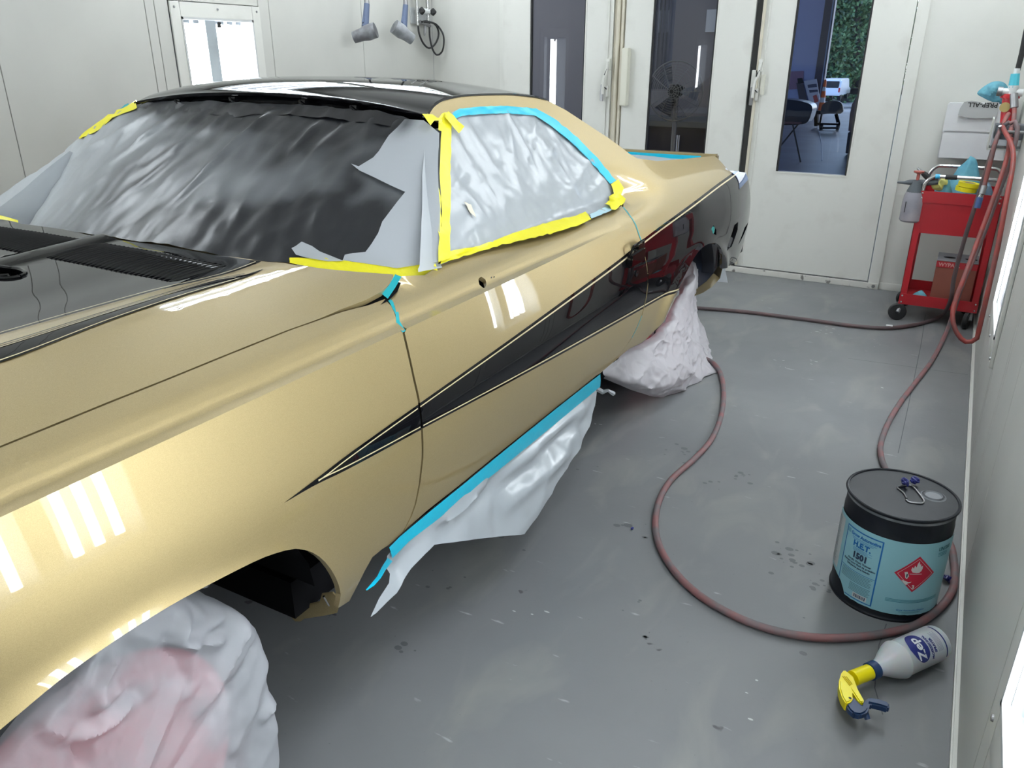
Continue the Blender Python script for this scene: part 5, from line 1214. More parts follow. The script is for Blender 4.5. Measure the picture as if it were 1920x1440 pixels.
# hazard diamond
dc = (.150, .168); dr = .060
def dia(q, r, dd, n=8):
    c = [(dc[0], dc[1]+r), (dc[0]+r*.95, dc[1]), (dc[0], dc[1]-r), (dc[0]-r*.95, dc[1])]
    rows = []
    for i in range(n+1):
        a = (lerp(c[0][0], c[3][0], i/n), lerp(c[0][1], c[3][1], i/n)); b_ = (lerp(c[1][0], c[2][0], i/n), lerp(c[1][1], c[2][1], i/n))
        rows.append([cyl(lerp(a[0], b_[0], j/n), lerp(a[1], b_[1], j/n), dd) for j in range(n+1)])
    q.grid(rows)
q = MB(); dia(q, dr, .0012); q.build('hazard_diamond', lred, pt, recalc=False)
whiteink = mat('white_ink', (.72, .72, .70), .5)
q = MB()
for a, b_ in (((0, 1), (1, 0)), ((1, 0), (0, -1)), ((0, -1), (-1, 0)), ((-1, 0), (0, 1))):
    r0, r1 = dr*.87, dr*.845
    rows = []
    for r in (r0, r1): rows.append([cyl(dc[0]+lerp(a[0], b_[0], i/6)*r*.95, dc[1]+lerp(a[1], b_[1], i/6)*r, .0016) for i in range(7)])
    q.grid(rows)
# flame, ground line and worn patches
flame = [(-.0, -.013), (-.011, -.011), (-.016, -.003), (-.014, .007), (-.010, .002), (-.008, .012), (-.003, .006), (-.002, .017), (.002, .027), (.005, .014), (.007, .018), (.010, .008), (.014, .012), (.015, .002), (.013, -.006), (.008, -.012)]
def ptri(poly, ox, oy, dd):
    vs_, _, fs, *_ = geometry.delaunay_2d_cdt([Vector(p) for p in poly], [(i, (i+1) % len(poly)) for i in range(len(poly))], [], 1, 1e-7)
    q.add([cyl(ox+v.x, oy+v.y, dd) for v in vs_], [tuple(f) for f in fs])
ptri(flame, dc[0], dc[1]+.018, .0016); 
q.grid([[cyl(dc[0]+lerp(-.018, .016, i/4), dc[1]+.0005, .0016) for i in range(5)], [cyl(dc[0]+lerp(-.018, .016, i/4), dc[1]+.0022, .0016) for i in range(5)]])
ptri([(-.036, .002), (-.028, .004), (-.022, -.010), (-.026, -.020), (-.031, -.016), (-.033, -.006)], dc[0]+.004, dc[1]+.004, .0018)
ptri([(-.040, -.016), (-.028, -.019), (-.020, -.022), (-.012, -.020), (-.014, -.024), (-.022, -.027), (-.024, -.033), (-.032, -.026)], dc[0]+.004, dc[1]-.004, .0018)
q.build('flame_symbol', whiteink, pt, recalc=False)
q = MB(); text_geo('3', .017, lambda a, b_: cyl(dc[0]-.005+a, dc[1]-.048+b_, .0018), q, bold=.0006); q.build('hazard_number', whiteink, pt, smooth=0, recalc=False)
q = MB(); ptri([(-.028, .0), (-.024, .002), (-.024, -.010), (-.027, -.011)], dc[0]+.002, dc[1], .0021); q.build('worn_mark', ltext, pt, recalc=False)
lt('UN1268', .017, .205, .238, mat('un_text', (.04, .16, .20), .5), bold=.0008, sx=.8)
q = MB()
for k in range(3): lrect(q, .207, .245, .229-k*.005, .231-k*.005, .0016, 4)
for k in range(3): lrect(q, .085, .245, .078-k*.004, .080-k*.004, .0016, 8)
lrect(q, .125, .19, .0375, .039, .0016, 5); lrect(q, .135, .185, .034, .0352, .0016, 5)
q.build('small_print', mat('small_print_teal', (.07, .27, .36), .5), pt, recalc=False)['kind'] = 'stuff'
lt('Grow Automotive Division', .0075, .118, .042, lblue, bold=.0002)
# knots of blue glove rubber
def knot(P, label, seed, rr=.010):
    q = MB(); rnd = random.Random(seed); pts = []
    for k in range(16): pts.append(P+Vector((rnd.uniform(-1, 1), rnd.uniform(-1, 1), rnd.uniform(-.3, 1)))*rr)
    q.tube([p for p in catmull(pts, .004)], .0038, 6); o = q.build('glove_scrap', mat('navy_rubber_%d' % seed, (.018, .022, .16), .4), None, loc=P, recalc=False); return tag(o, label, 'rubber scrap', 'navy rubber scraps')
knot(onz(1697, 905, PH+.008), 'left knotted navy rubber scrap on the pail lid handle', 1); knot(onz(1715, 903, PH+.008), 'right knotted navy rubber scrap on the pail lid, near its cap', 2)
knot(onz(1776, 1087, .008), 'knotted navy rubber scrap on floor beside the pail and wall', 3, .012); knot(onz(1185, 991, .004), 'tiny dark rubber scrap alone on the open floor', 4, .003)

# --- spray bottle lying on the floor
zc = .048
A0 = onz(1748, 1207, zc); A1 = onz(1636, 1257, zc+.0); ax = (A1-A0); ax.z = 0; Lb = ax.length; ax.normalize(); up_ = Vector((0, 0, 1)); sd = up_.cross(ax)
#print('BOTTLE', A0, A1, Lb)
Mb = Matrix.Translation(A0) @ Matrix((( sd.x, up_.x, ax.x, 0), (sd.y, up_.y, ax.y, 0), (sd.z, up_.z, ax.z, 0), (0, 0, 0, 1)))
bt_ = thing('spray_bottle', 'translucent white spray bottle with yellow head and navy trigger lying on the floor', 'bottle', (A0.x, A0.y, 0))
plast = mat('translucent_plastic', (.66, .70, .74), .3, 0, Subsurface_Weight=.3, Transmission_Weight=.15)
rb = .047; K = Lb/.235
q = MB(); q.lathe([(0, -.022*K), (.038, -.022*K), (rb-.002, -.016*K), (rb, -.004), (rb, .135*K), (rb+.003, .142*K), (rb-.001, .155*K), (.036, .178*K), (.026, .198*K), (.020, .215*K), (.018, .232*K)], 40, Mb); q.build('bottle', plast, bt_)
q = MB(); q.lathe([(.021, .222*K), (.023, .224*K), (.023, .246*K), (.019, .248*K)], 30, Mb); cl_ = q.build('collar', mat('navy_plastic', (.01, .035, .11), .4), bt_)
for i in range(20):
    pass
yel = mat('yellow_plastic', (.90, .76, .0), .35); navy = mat('navy_trigger', (.006, .028, .09), .4)
ne = onz(1599, 1272, zc)
q = MB(); q.tube([Mb @ Vector((0, 0, .246*K)), ne], [.0195, .0195], 24); q.build('neck', yel, bt_)
o4 = lambda L_: [(p.x, p.y) for p in [onz(1540+x/6.26, 1140+y/6.26, .062) for x, y in L_]]
yp = o4([(270, 715), (330, 760), (375, 800), (405, 880), (432, 950), (500, 1070), (505, 1092), (480, 1108), (445, 1095), (365, 975), (372, 1060), (350, 1092), (290, 1115), (240, 1030), (212, 940), (208, 850), (235, 760)])
q = MB(); q.prism(yp, 'z', .034, .062); q.build('shroud', yel, bt_, bevel=.003)
q = MB(); q.prism(o4([(290, 1090), (365, 1000), (480, 1105), (520, 1060), (560, 1018), (680, 1035), (785, 1072), (820, 1112), (795, 1148), (700, 1118), (580, 1090), (568, 1150), (540, 1195), (470, 1225), (385, 1210), (330, 1160)]), 'z', .036, .056); q.build('trigger', navy, bt_, bevel=.004)
q = MB(); q.tube([onz(1540+500/6.26, 1140+1195/6.26, .044), onz(1540+545/6.26, 1140+1308/6.26, .030)], [.0085, .007], 14); q.build('nozzle', navy, bt_)
q = MB(); p_ = onz(1540+337/6.26, 1140+1055/6.26, .0625); q.lathe([(0, 0), (.0035, 0), (0, .001)], 12, Matrix.Translation(p_)); q.build('pivot_pin', rubber, bt_)
for k in range(3):
    q = MB(); a_ = onz(1540+(250+k*22)/6.26, 1140+(800+k*2)/6.26, .0628); b_ = onz(1540+(335+k*14)/6.26, 1140+(910+k*-8)/6.26, .0628); q.tube([a_, b_], .0010, 6); q.build('shroud_groove', mat('groove_ochre_%d' % k, (.55, .42, .0), .5), bt_)
# printed label: u around, v along the axis (towards the neck)
ccam = (CAM-A0); ua = math.atan2(ccam.dot(up_), ccam.dot(sd))
def bl3(u, v, d=.0006): a = ua+u/rb; r = rb+d; return Mb @ Vector((r*math.cos(a), r*math.sin(a), v*K))
ink = mat('bottle_ink', (.012, .02, .16), .4)
sg_ = 1
def brect(q, u0, u1, v0, v1, n=10, d=.0006): q.grid([[bl3(lerp(u0, u1, i/n), v0, d) for i in range(n+1)], [bl3(lerp(u0, u1, i/n), v1, d) for i in range(n+1)]])
q = MB(); brect(q, -.050, .050, .002, .0065, 16); q.build('label_band', ink, bt_, recalc=False)
# logo: disc with letters
q = MB(); rows = []
for rr in (0, .25, .5, .75, 1): rows.append([bl3(.006+.042*rr*math.cos(a), .098+.030*rr*math.sin(a)-.006*abs(math.cos(a)) , .0006) for a in [2*PI*i/36 for i in range(37)]])
q.grid(rows); q.build('logo_oval', ink, bt_, recalc=False)
q = MB(); text_geo('Zep', .036, lambda a, b_: bl3(-.027+a, .086+b_*1.0, .0022), q, bold=.0010, res=3); q.build('logo_text', mat('bottle_white_ink', (.75, .78, .82), .4), bt_, smooth=0, recalc=False)
for s, sz, v, ox in (('PROFESSIONAL', .0105, .060, -.036), ('SPRAYER', .0105, .047, -.022)):
    q = MB(); text_geo(s, sz, lambda a, b_: bl3(ox+a*.9, v-.004+b_, .0009), q, bold=.0006); q.build('label_text', ink, bt_, smooth=0, recalc=False)
q = MB()
for k in range(5): brect(q, -.024, .030-.006*(k % 2), .034-k*.004, .0352-k*.004, 8)
q.build('small_print', mat('bottle_print_grey', (.25, .28, .42), .5), bt_, recalc=False)['kind'] = 'stuff'

# --- spray guns and regulator in the far left corner
def gun(px, py, tilt, label, face):
    P = ony(px, py, 5.42) if face else ony(px, py, 5.30)
    Xp = -3.92; P = onx(px, py, Xp)
    g = thing('blow_dryer', label, 'air dryer', P, 'air dryers on the left wall')
    bl = mat('blue_gun_%d' % px, (.09, .12, .20), .5)
    q = MB(); q.tube([P+Vector((0, 0, .16)), P+Vector((0, .0, .30)), P+Vector((0, 0, .75))], [.010, .009, .010], 8); q.build('air_line', rubber, g)
    q = MB(); q.tube([P+Vector((0, 0, .11)), P+Vector((0, 0, .165))], [.020, .016], 12); q.build('fitting', steel, g)
    q = MB(); q.tube([P+Vector((0, 0, .12)), P+Vector((0, -.015, .05)), P+Vector((0, -.035, -.03))], [.020, .022, .026], 12); q.build('handle', bl, g)
    q = MB(); q.prism([(-.03, .06), (-.06, .0), (-.05, -.01), (-.028, .02)], 'x', P.x-.008, P.x+.008, Matrix.Translation((0, P.y, P.z))); q.build('trigger', bl, g)
    d = Vector(tilt).normalized(); c = P+Vector((0, -.045, -.075)); gm = noisy(mat('grey_gun_%d' % px, (.30, .31, .33) if face else (.13, .13, .14), .45), (.20, .21, .22), 20, 4, .4, .6)
    R_ = d.to_track_quat('Z', 'Y').to_matrix().to_4x4()
    q = MB(); q.lathe([(.048, .085), (.052, .085), (.054, .02), (.044, -.02), (.040, -.085), (.034, -.085), (.036, -.02), (.046, .02), (.046, .085)], 26, Matrix.Translation(c) @ R_); q.build('venturi', gm, g)
    q = MB(); q.lathe([(0, .0), (.034, .0)], 20, Matrix.Translation(c) @ R_); q.build('bore', darkmetal, g)
gun(690, 42, (.75, .35, .25), 'dark grey blow dryer with blue grip, left of the hanging pair', 0)
gun(762, 42, (-.45, -.75, .55), 'light grey blow dryer with blue grip beside the air regulator', 1)
rg = thing('air_regulator', 'chrome tube air regulator with black knobs and looped hoses in the corner', 'regulator', onx(798, 40, XL+.02))
XG = XL+.06
pp_ = lambda x, y, d=XG: onx(x, y, d)
q = MB(); a_ = onx(770, 44, XL+.004); b_ = onx(806, 17, XL+.004); q.box(XL+.001, XL+.010, a_.y, min(5.97, b_.y), a_.z, b_.z); q.build('back_plate', mat('regulator_plate', (.52, .54, .55), .4, .3), rg, bevel=.002)
for x in (781, 801):
    q = MB(); q.tube([pp_(x+2, 47), pp_(x, 0), pp_(x-5, -60)], .014, 12); q.build('chrome_tube', chrome, rg)
q = MB(); q.tube([pp_(783, 19), pp_(806, 23)], .022, 10); q.build('cross_bar', white_pl, rg)
for x, y in ((789, 20.5), (810, 22.5)):
    q = MB(); p_ = pp_(x, y, XG+.02); q.lathe([(0, 0), (.026, .0), (.030, .015), (.012, .035), (0, .045)], 6, Matrix.Translation(p_) @ Matrix.Rotation(PI/2, 4, 'Y')); q.build('knob', rubber, rg)
q = MB(); q.tube([pp_(788, 41), pp_(806, 48)], .016, 8); q.tube([pp_(797, 48), pp_(797, 60), pp_(796, 67)], [.010, .012, .005], 8); q.build('manifold', steel, rg)
for L_ in ([(784, 49), (786, 63), (793, 80), (803, 90), (813, 86), (821, 72), (822, 58), (815, 45), (800, 40), (791, 41)], [(805, 51), (806, 70), (811, 92), (819, 103), (828, 98), (832, 84), (831, 65), (822, 50), (812, 43), (796, 41)]):
    PP = [pp_(x, y, XG+.01+i*.004) for i, (x, y) in enumerate(L_)]; PP = [p if p.y < 5.93 else ony(x, y, 5.93) for p, (x, y) in zip(PP, L_)]
    q = MB(); q.tube(catmull(PP, .02), .0075, 8); q.build('loop_hose', rubber, rg)
# --- floor joints and drips
fo = bpy.data.objects['floor']
def fstrip(P, w, nm, m, z=.0006):
    P = [onz(x, y, 0) for x, y in P]; q = MB(); rows = [[], []]
    for i, p in enumerate(P):
        t = (P[min(i+1, len(P)-1)]-P[max(i-1, 0)]).normalized(); n_ = Vector((-t.y, t.x, 0)); rows[0].append(p+n_*w+Vector((0, 0, z))); rows[1].append(p-n_*w+Vector((0, 0, z)))
    q.grid(rows); q.build(nm, m, fo, recalc=False)
jm = mat('floor_joint', (.07, .075, .085), .7)
fstrip([(1735, 590), (1728, 640), (1716, 700), (1700, 775), (1684, 850)], .0015, 'floor_joint', jm); fstrip([(1590, 672), (1700, 687), (1815, 703)], .0015, 'floor_joint', jm)
fstrip([(1655, 1340), (1640, 1290), (1648, 1210), (1662, 1170)], .0015, 'floor_joint', jm)
q = MB(); rnd = random.Random(5)
for cx_, cy_, n_, sp_ in ((1290, 845, 14, 30), (1385, 890, 6, 22), (1480, 1050, 18, 30), (1540, 1095, 14, 22), (1215, 1190, 5, 10), (1170, 990, 3, 12), (1395, 895, 4, 20), (1240, 1000, 3, 40), (1330, 905, 3, 20), (1500, 1180, 3, 60), (940, 1010, 4, 50), (1190, 1140, 3, 30), (1090, 880, 2, 20), (820, 1090, 5, 40), (760, 1210, 4, 30), (1380, 640, 3, 30)):
    for k in range(n_):
        p = onz(cx_+rnd.gauss(0, sp_*.6), cy_+rnd.gauss(0, sp_*.35), .0); r = abs(rnd.gauss(.004, .003))+.0015
        q.add([p+Vector((r*math.cos(a)*1.3, r*math.sin(a), .0005)) for a in [2*PI*i/9 for i in range(9)]], [tuple(range(9))])
o = q.build('drip_spots', mat('drip_spot', (.085, .09, .095), .4), fo, smooth=0, recalc=False); o['kind'] = 'stuff'
q = MB()
for cx_, cy_, n_, sp_ in ((1550, 622, 12, 22), (1470, 678, 6, 20), (1525, 676, 6, 10), (1640, 640, 3, 20), (1655, 730, 2, 8), (1425, 560, 3, 10), (1100, 800, 4, 30), (1000, 1170, 3, 60), (1400, 1300, 3, 80)):
    for k in range(n_):
        p = onz(cx_+rnd.gauss(0, sp_*.6), cy_+rnd.gauss(0, sp_*.3), .0); r = abs(rnd.gauss(.0018, .0013))+.0008; s_ = rnd.uniform(1, 3.5)
        q.add([p+Vector((r*math.cos(a)*s_, r*math.sin(a), .0005)) for a in [2*PI*i/8 for i in range(8)]], [tuple(range(8))])
o = q.build('pale_scuffs', mat('pale_scuff', (.42, .43, .42), .6), fo, smooth=0, recalc=False); o['kind'] = 'stuff'
p_ = onz(1666, 613, .018); q = MB(); q.tube([p_-Vector((.015, 0, -.008)), p_+Vector((.02, .004, .008))], .006, 8); o = q.build('tape_scrap', white_pl, None, loc=p_); tag(o, 'small white scrap stuck on the dark maroon hose', 'tape')
YBAY = 27.0
# ------------------------------------------------------------------ the workshop and yard seen through the door windows
b = MB(); b.box(-16, 4, YW+.12, YBAY+.5, -.1, -.002); struct(tag(b.build('floor', noisy(mat('shop_concrete', (.10, .12, .16), .35), (.07, .08, .11), 1.5, 5, .4, .6)), 'dark workshop concrete floor seen through the door windows', 'floor'))
b = MB(); b.box(-16, 4, YW+.12, YBAY+.5, 5.9, 6.0); struct(b.build('ceiling', mat('shop_ceiling', (.3, .3, .3), .8)))
shopw = mat('shop_blue_wall', (.50, .56, .82), .6); brown = mat('shop_brown_wall', (.19, .16, .155), .7)
SK=-16; xc = ony(1541, 60, YBAY).x; xd = ony(1560, 60, YBAY).x
b = MB(); b.box(-16, xc, YBAY, YBAY+.1, 0, 5.9); struct(b.build('wall_shop', shopw))
b = MB(); b.box(xd, 4, YBAY, YBAY+.1, 5.4, 5.9); struct(b.build('trim_1', shopw))
b = MB(); b.box(2.6, 4, YBAY, YBAY+.1, 0, 5.9); struct(b.build('wall_shop', shopw))
b = MB(); b.box(3.95, 4, YW+.12, YBAY+.1, 0, 5.9); struct(b.build('wall_shop', shopw))
b = MB(); b.box(-16.05, -16, YW+.12, YBAY+.1, 0, 5.9); struct(b.build('wall_shop', shopw))
t = thing('roller_door_column', 'dark steel column with pale guide rail beside the open workshop door', 'column', ((xc+xd)/2, YBAY, 0))
q = MB(); q.box(xc, lerp(xc, xd, .72), YBAY-.15, YBAY+.15, 0, 5.9); q.build('column', mat('dark_column', (.10, .09, .11), .6), t)
q = MB(); q.box(lerp(xc, xd, .74), lerp(xc, xd, .86), YBAY-.18, YBAY+.1, 0, 5.9); q.build('guide_rail', mat('pale_rail', (.30, .38, .55), .5), t)
q = MB(); q.box(lerp(xc, xd, .9), xd, YBAY-.18, YBAY+.1, 0, 5.9); q.build('guide_rail', mat('dark_rail', (.05, .06, .10), .5), t)
# partition behind the two left windows
b = MB(); b.box(-6, -1.80, 8.3, 8.36, 0, 5.9); struct(b.build('wall_partition', brown))
q = MB(); q.box(-2.31, -2.27, 8.24, 8.30, 0, 3.9); struct(q.build('trim_2', mat('partition_post', (.20, .19, .19), .6)))
q = MB(); a_ = ony(1326, 18, 8.29); c_2 = ony(1340, 60, 8.29); q.box(a_.x, c_2.x, 8.285, 8.295, c_2.z, a_.z); tag(q.build('notice_sheet', mat('notice_paper', (.5, .47, .45), .7)), 'pale paper notice pinned to the brown workshop wall behind the middle door', 'notice')
q = MB(); q.box(-2.22, -1.82, 8.2, 8.29, .9, 1.42); tag(q.build('wall_cabinet', mat('brown_cabinet', (.16, .12, .12), .6), bevel=.01), 'dull brown cabinet on the workshop wall behind the fan', 'cabinet')
# pedestal fan
YF = 7.05; fc = ony(1266, 171, YF); fr = (ony(1266, 114, YF)-fc).length
ft = thing('pedestal_fan', 'large grey pedestal fan seen dimly through the middle door window', 'fan', (fc.x, YF, 0))
fm = mat('fan_grey', (.20, .20, .20), .5); q = MB()
for k in range(1, 13):
    r = fr*k/12; z_ = .10*math.cos(k/12*PI/2); q.tube([Vector((fc.x+r*math.cos(a), YF-z_, fc.z+r*math.sin(a))) for a in [2*PI*i/36 for i in range(37)]], .0022 if k < 12 else .007, 5, caps=False)
for k in range(12):
    a = 2*PI*k/12; q.tube([Vector((fc.x+fr*f*math.cos(a), YF-.10*math.cos(f*PI/2), fc.z+fr*f*math.sin(a))) for f in (.1, .4, .7, 1)], .003, 5)
q.build('guard', fm, ft)['kind'] = 'stuff'
q = MB(); q.lathe([(0, -.02), (fr*.22, -.01), (fr*.22, .10), (fr*.15, .2), (0, .22)], 24, Matrix.Translation((fc.x, YF-.03, fc.z)) @ Matrix.Rotation(-PI/2, 4, 'X')); q.build('motor', darkmetal, ft)
for k in range(3):
    q = MB(); a0_ = 2*PI*k/3; q.add([Vector((fc.x+fr*r*math.cos(a0_+w), YF+.02+d*.05, fc.z+fr*r*math.sin(a0_+w))) for r, w, d in ((.2, -.2, -1), (.88, -.35, -1), (.92, .3, 1), (.2, .35, 1))], [(0, 1, 2, 3)]); q.build('blade', steel, ft)
q = MB(); q.tube([Vector((fc.x, YF+.05, fc.z)), Vector((fc.x, YF+.05, .04))], .02, 10); q.build('pole', fm, ft)
q = MB(); q.lathe([(0, 0), (.24, 0), (.22, .03), (0, .05)], 24, Matrix.Translation((fc.x, YF+.05, 0))); q.build('base', darkmetal, ft)
# work bench
bt2 = thing('work_bench', 'dark work bench with chrome drawer pulls behind the middle door', 'bench', (-2.1, 7.6, 0))
zt2 = ony(1270, 228, 7.35).z
q = MB(); q.box(-3.1, -1.85, 7.35, 8.1, zt2-.05, zt2); q.build('top', mat('bench_top', (.13, .135, .13), .4), bt2, bevel=.006)
q = MB(); q.box(-3.0, -1.9, 7.42, 8.05, .0, zt2-.05); q.build('cabinet', mat('navy_cabinet', (.01, .012, .03), .4), bt2, bevel=.005)
for z in (zt2-.16, zt2-.28, zt2-.42):
    q = MB(); q.tube([Vector((-2.12, 7.40, z)), Vector((-1.92, 7.40, z))], .008, 8); q.build('drawer_pull', chrome, bt2)
q = MB(); q.tube([Vector((-2.36, 7.38, .1)), Vector((-2.36, 7.38, zt2-.12))], .016, 10); q.build('leg', steel, bt2)
tl2 = thing('tool_pile', 'dark tools and hoses piled on the bench beside the fan', 'tools', (-1.98, 7.55, zt2))
q = MB(); rnd = random.Random(4); q.tube(catmull([Vector((-2.0+rnd.uniform(-.13, .13), 7.55+rnd.uniform(-.1, .1), zt2+.06+rnd.uniform(-.04, .28))) for _ in range(16)], .02), .018, 7); q.build('hose_coil', mat('navy_coil', (.02, .025, .06), .5), tl2)
q = MB(); q.box(-2.02, -1.95, 7.44, 7.50, zt2+.001, zt2+.10); q.build('can', white_pl, tl2, bevel=.004)
# clear plastic curtain strips catching the daylight
cur = glass_mat('plastic_curtain', (.55, .58, .65), .08, 1.5, 2.5)
rows = []
for i in range(70):
    x = lerp(ony(1229, 60, 7.2).x-.05, ony(1262, 60, 7.2).x, i/69); rows.append([Vector((x, 7.2+.05*math.sin(i*.55)+.03*noise.noise(Vector((i*.3, z*.6, 0))), z)) for z in frange(1.25, 3.2, 24)])
q = MB(); q.grid(rows); tag(q.build('plastic_curtain', cur, None, recalc=False), 'clear wrinkled plastic curtain hanging left in the middle door window', 'curtain')

# --- through the right-hand door
def gp0(px, py): return onz(px, py, 0)
tb = gp0(1501, 304)
tt = thing('work_table', 'folding table on crossed dark legs under a car part in the right door window', 'table', (tb.x-.25, tb.y+.2, 0))
ztb = ony(1480, 228, tb.y).z; xr_ = ony(1489, 232, tb.y).x
q = MB(); q.box(xr_-.9, xr_+.10, tb.y-.05, tb.y+.55, ztb-.03, ztb); q.build('top', mat('maroon_table', (.10, .05, .055), .6), tt, bevel=.004)
q = MB(); q.tube([Vector((xr_-.02, tb.y-.02, ztb-.03)), Vector((tb.x, tb.y, .0))], .012, 8); q.build('leg', rubber, tt)
q = MB(); q.tube([Vector((xr_+.06, tb.y+.02, ztb-.03)), Vector((xr_-.32, tb.y+.02, .0))], .012, 8); q.build('leg', rubber, tt)
# dark car bumper cover lying on it
hp3 = [ony(x, y, tb.y+.3) for x, y in [(1460, 184), (1490, 186), (1513, 190), (1527, 197), (1526, 212), (1518, 228), (1500, 232), (1460, 233)]]
rows = [[p+Vector((0, d, 0)) for p in catmull(hp3, .02)] for d in (0,)]
q = MB(); q.prism([(p.x, p.z) for p in catmull(hp3, .03)], 'y', tb.y+.05, tb.y+.5); q.build('bumper', mat('dark_bumper', (.03, .035, .045), .25), tt, bevel=.02); bpy.data.objects['bumper'].parent = None
bo = bpy.data.objects['bumper']; bo.location = Vector(tt['_o']); tag(bo, 'dark glossy car bumper lying on the folding table', 'car part')
# upholstered seat on a wheeled frame
sb = gp0(1566, 244); Ys = sb.y
st_ = thing('shop_seat', 'black rounded seat back on a wheeled frame in the sunlit doorway', 'seat', (sb.x, Ys, 0))
op = lambda x, y, d=0: ony(x, y, Ys+d)
q = MB(); q.prism([(p.x, p.z) for p in catmull([op(x, y) for x, y in [(1540, 206), (1543, 196), (1553, 190), (1568, 189), (1578, 193), (1581, 203), (1579, 212), (1566, 213), (1552, 213), (1541, 214)]], .05, True)], 'y', Ys-.06, Ys+.08); q.build('backrest', mat('black_vinyl', (.03, .028, .028), .5), st_, bevel=.015)
for L_ in ([(1541, 213), (1537, 232), (1538, 243)], [(1569, 213), (1574, 232), (1572, 241)], [(1566, 214), (1570, 230)], [(1530, 232), (1572, 233)], [(1537, 240), (1570, 240)]):
    q = MB(); q.tube([op(x, y) for x, y in L_], .02, 8); q.build('frame_tube', darkmetal, st_)
for x, y in ((1540, 243), (1570, 243)):
    q = MB(); q.lathe([(0, -.03), (.06, -.03), (.06, .03), (0, .03)], 16, Matrix.Translation((op(x, y).x, Ys, .06)) @ Matrix.Rotation(PI/2, 4, 'Y')); q.build('caster', rubber, st_)
# low dark stool left of it
q = MB(); q.prism([(p.x, p.z) for p in [op(x, y, .4) for x, y in [(1527, 207), (1540, 208), (1540, 214), (1534, 214), (1534, 236), (1528, 236)]]], 'y', Ys+.3, Ys+.5); tag(q.build('side_stand', darkmetal), 'small dark stand just left of the black seat', 'stand')
# leaning boards
Yl = YBAY-.35
def board(px, m, nm, label, cat, th=.03, Y=Yl):
    q = MB(); q.prism([(p.x, p.z) for p in [ony(x, y, Y) for x, y in px]], 'y', Y, Y+th); o = q.build(nm, m, None, smooth=0); return tag(o, label, cat)
board([(1493, 155), (1506, 158), (1514, 190), (1499, 192)], mat('brown_board', (.10, .09, .10), .6), 'leaning_board', 'dark brown board leaning behind the white sign', 'board')
board([(1495, 147), (1503, 146), (1506, 156), (1496, 157)], rubber, 'black_box', 'small black box on top of the dark brown leaning board', 'box', .1)
wb = board([(1507, 152), (1531, 148), (1540, 205), (1520, 203)], mat('white_sign', (.62, .66, .72), .5), 'sign_board', 'white workshop sign board with dark lettering, leaning by the door', 'sign')
for px in ([(1514, 159), (1531, 157), (1532, 163), (1515, 165)], [(1517, 169), (1533, 168), (1534, 172), (1518, 174)], [(1524, 180), (1531, 177), (1535, 190), (1527, 193)]):
    q = MB(); P = [ony(x, y, Yl-.006) for x, y in px]; q.add(P, [(0, 1, 2, 3)]); o = q.build('lettering', mat('sign_ink_%d' % px[0][0], (.10, .11, .16) if px[0][0] < 1520 else (.5, .12, .10), .6), None, smooth=0); o.parent = wb
    o.location = -Vector(wb.location) if Vector(wb.location).length else (0, 0, 0)
board([(1481, 134), (1507, 133), (1505, 166), (1479, 168)], mat('pink_notice', (.42, .26, .36), .6), 'wall_notice', 'pink and white notice board on the blue workshop wall', 'notice', .02, YBAY-.04)
# cone
cb_ = gp0(1542, 206); ct_ = thing('traffic_cone', 'orange traffic cone with white bands beside the leaning sign', 'cone', (cb_.x, YBAY-.9, 0)); cxn = ony(1542, 190, YBAY-.9).x
for a, b__, m_ in ((0, .3, 0), (.3, .45, 1), (.45, .65, 0), (.65, .78, 1), (.78, 1, 0)):
    q = MB(); q.lathe([(lerp(.10, .03, a), a*.9+.03), (lerp(.10, .03, b__), b__*.9+.03)], 16, Matrix.Translation((cxn, YBAY-.9, 0))); q.build('band', mat('cone_%d%d' % (int(a*100), m_), (.75, .75, .72) if m_ else (.8, .16, .03), .5), ct_)
q = MB(); q.box(cxn-.17, cxn+.17, YBAY-1.05, YBAY-.75, 0, .035); q.build('foot', rubber, ct_)
# dark figure-high shape at the right edge: upright seat on a stand
rb_ = gp0(1590, 291)
rt2 = thing('upright_seat', 'tall brown and black upright car seat at the right edge of the door window', 'seat', (rb_.x, rb_.y, 0)); Yr2 = rb_.y
rp = lambda x, y: ony(x, y, Yr2)
q = MB(); q.prism([(p.x, p.z) for p in [rp(x, y) for x, y in [(1606, 180), (1640, 176), (1640, 246), (1590, 248), (1593, 215), (1597, 196)]]], 'y', Yr2, Yr2+.35); q.build('backrest', mat('brown_leather', (.12, .075, .07), .5), rt2, bevel=.02)
q = MB(); q.prism([(p.x, p.z) for p in [rp(x, y) for x, y in [(1590, 248), (1640, 246), (1640, 290), (1585, 288)]]], 'y', Yr2, Yr2+.35); q.build('base', mat('black_base', (.015, .015, .02), .5), rt2, bevel=.01)
q = MB(); q.prism([(p.x, p.z) for p in catmull([rp(x, y) for x, y in [(1601, 158), (1606, 151), (1620, 150), (1626, 158), (1620, 165), (1604, 164)]], .02, True)], 'y', Yr2+.1, Yr2+.2); q.build('headrest', rubber, rt2, bevel=.01)
q = MB(); q.tube([rp(1618, 164), rp(1618, 180)], .01, 8); q.build('headrest_post', steel, rt2)
# cable on the floor
q = MB(); q.tube([onz(x, y, .006) for x, y in [(1532, 238), (1537, 250), (1540, 268), (1541, 285), (1541, 301)]], .006, 6); tag(q.build('cable', mat('white_cable', (.5, .55, .6), .5), None), 'white cable lying on the workshop floor', 'cable')
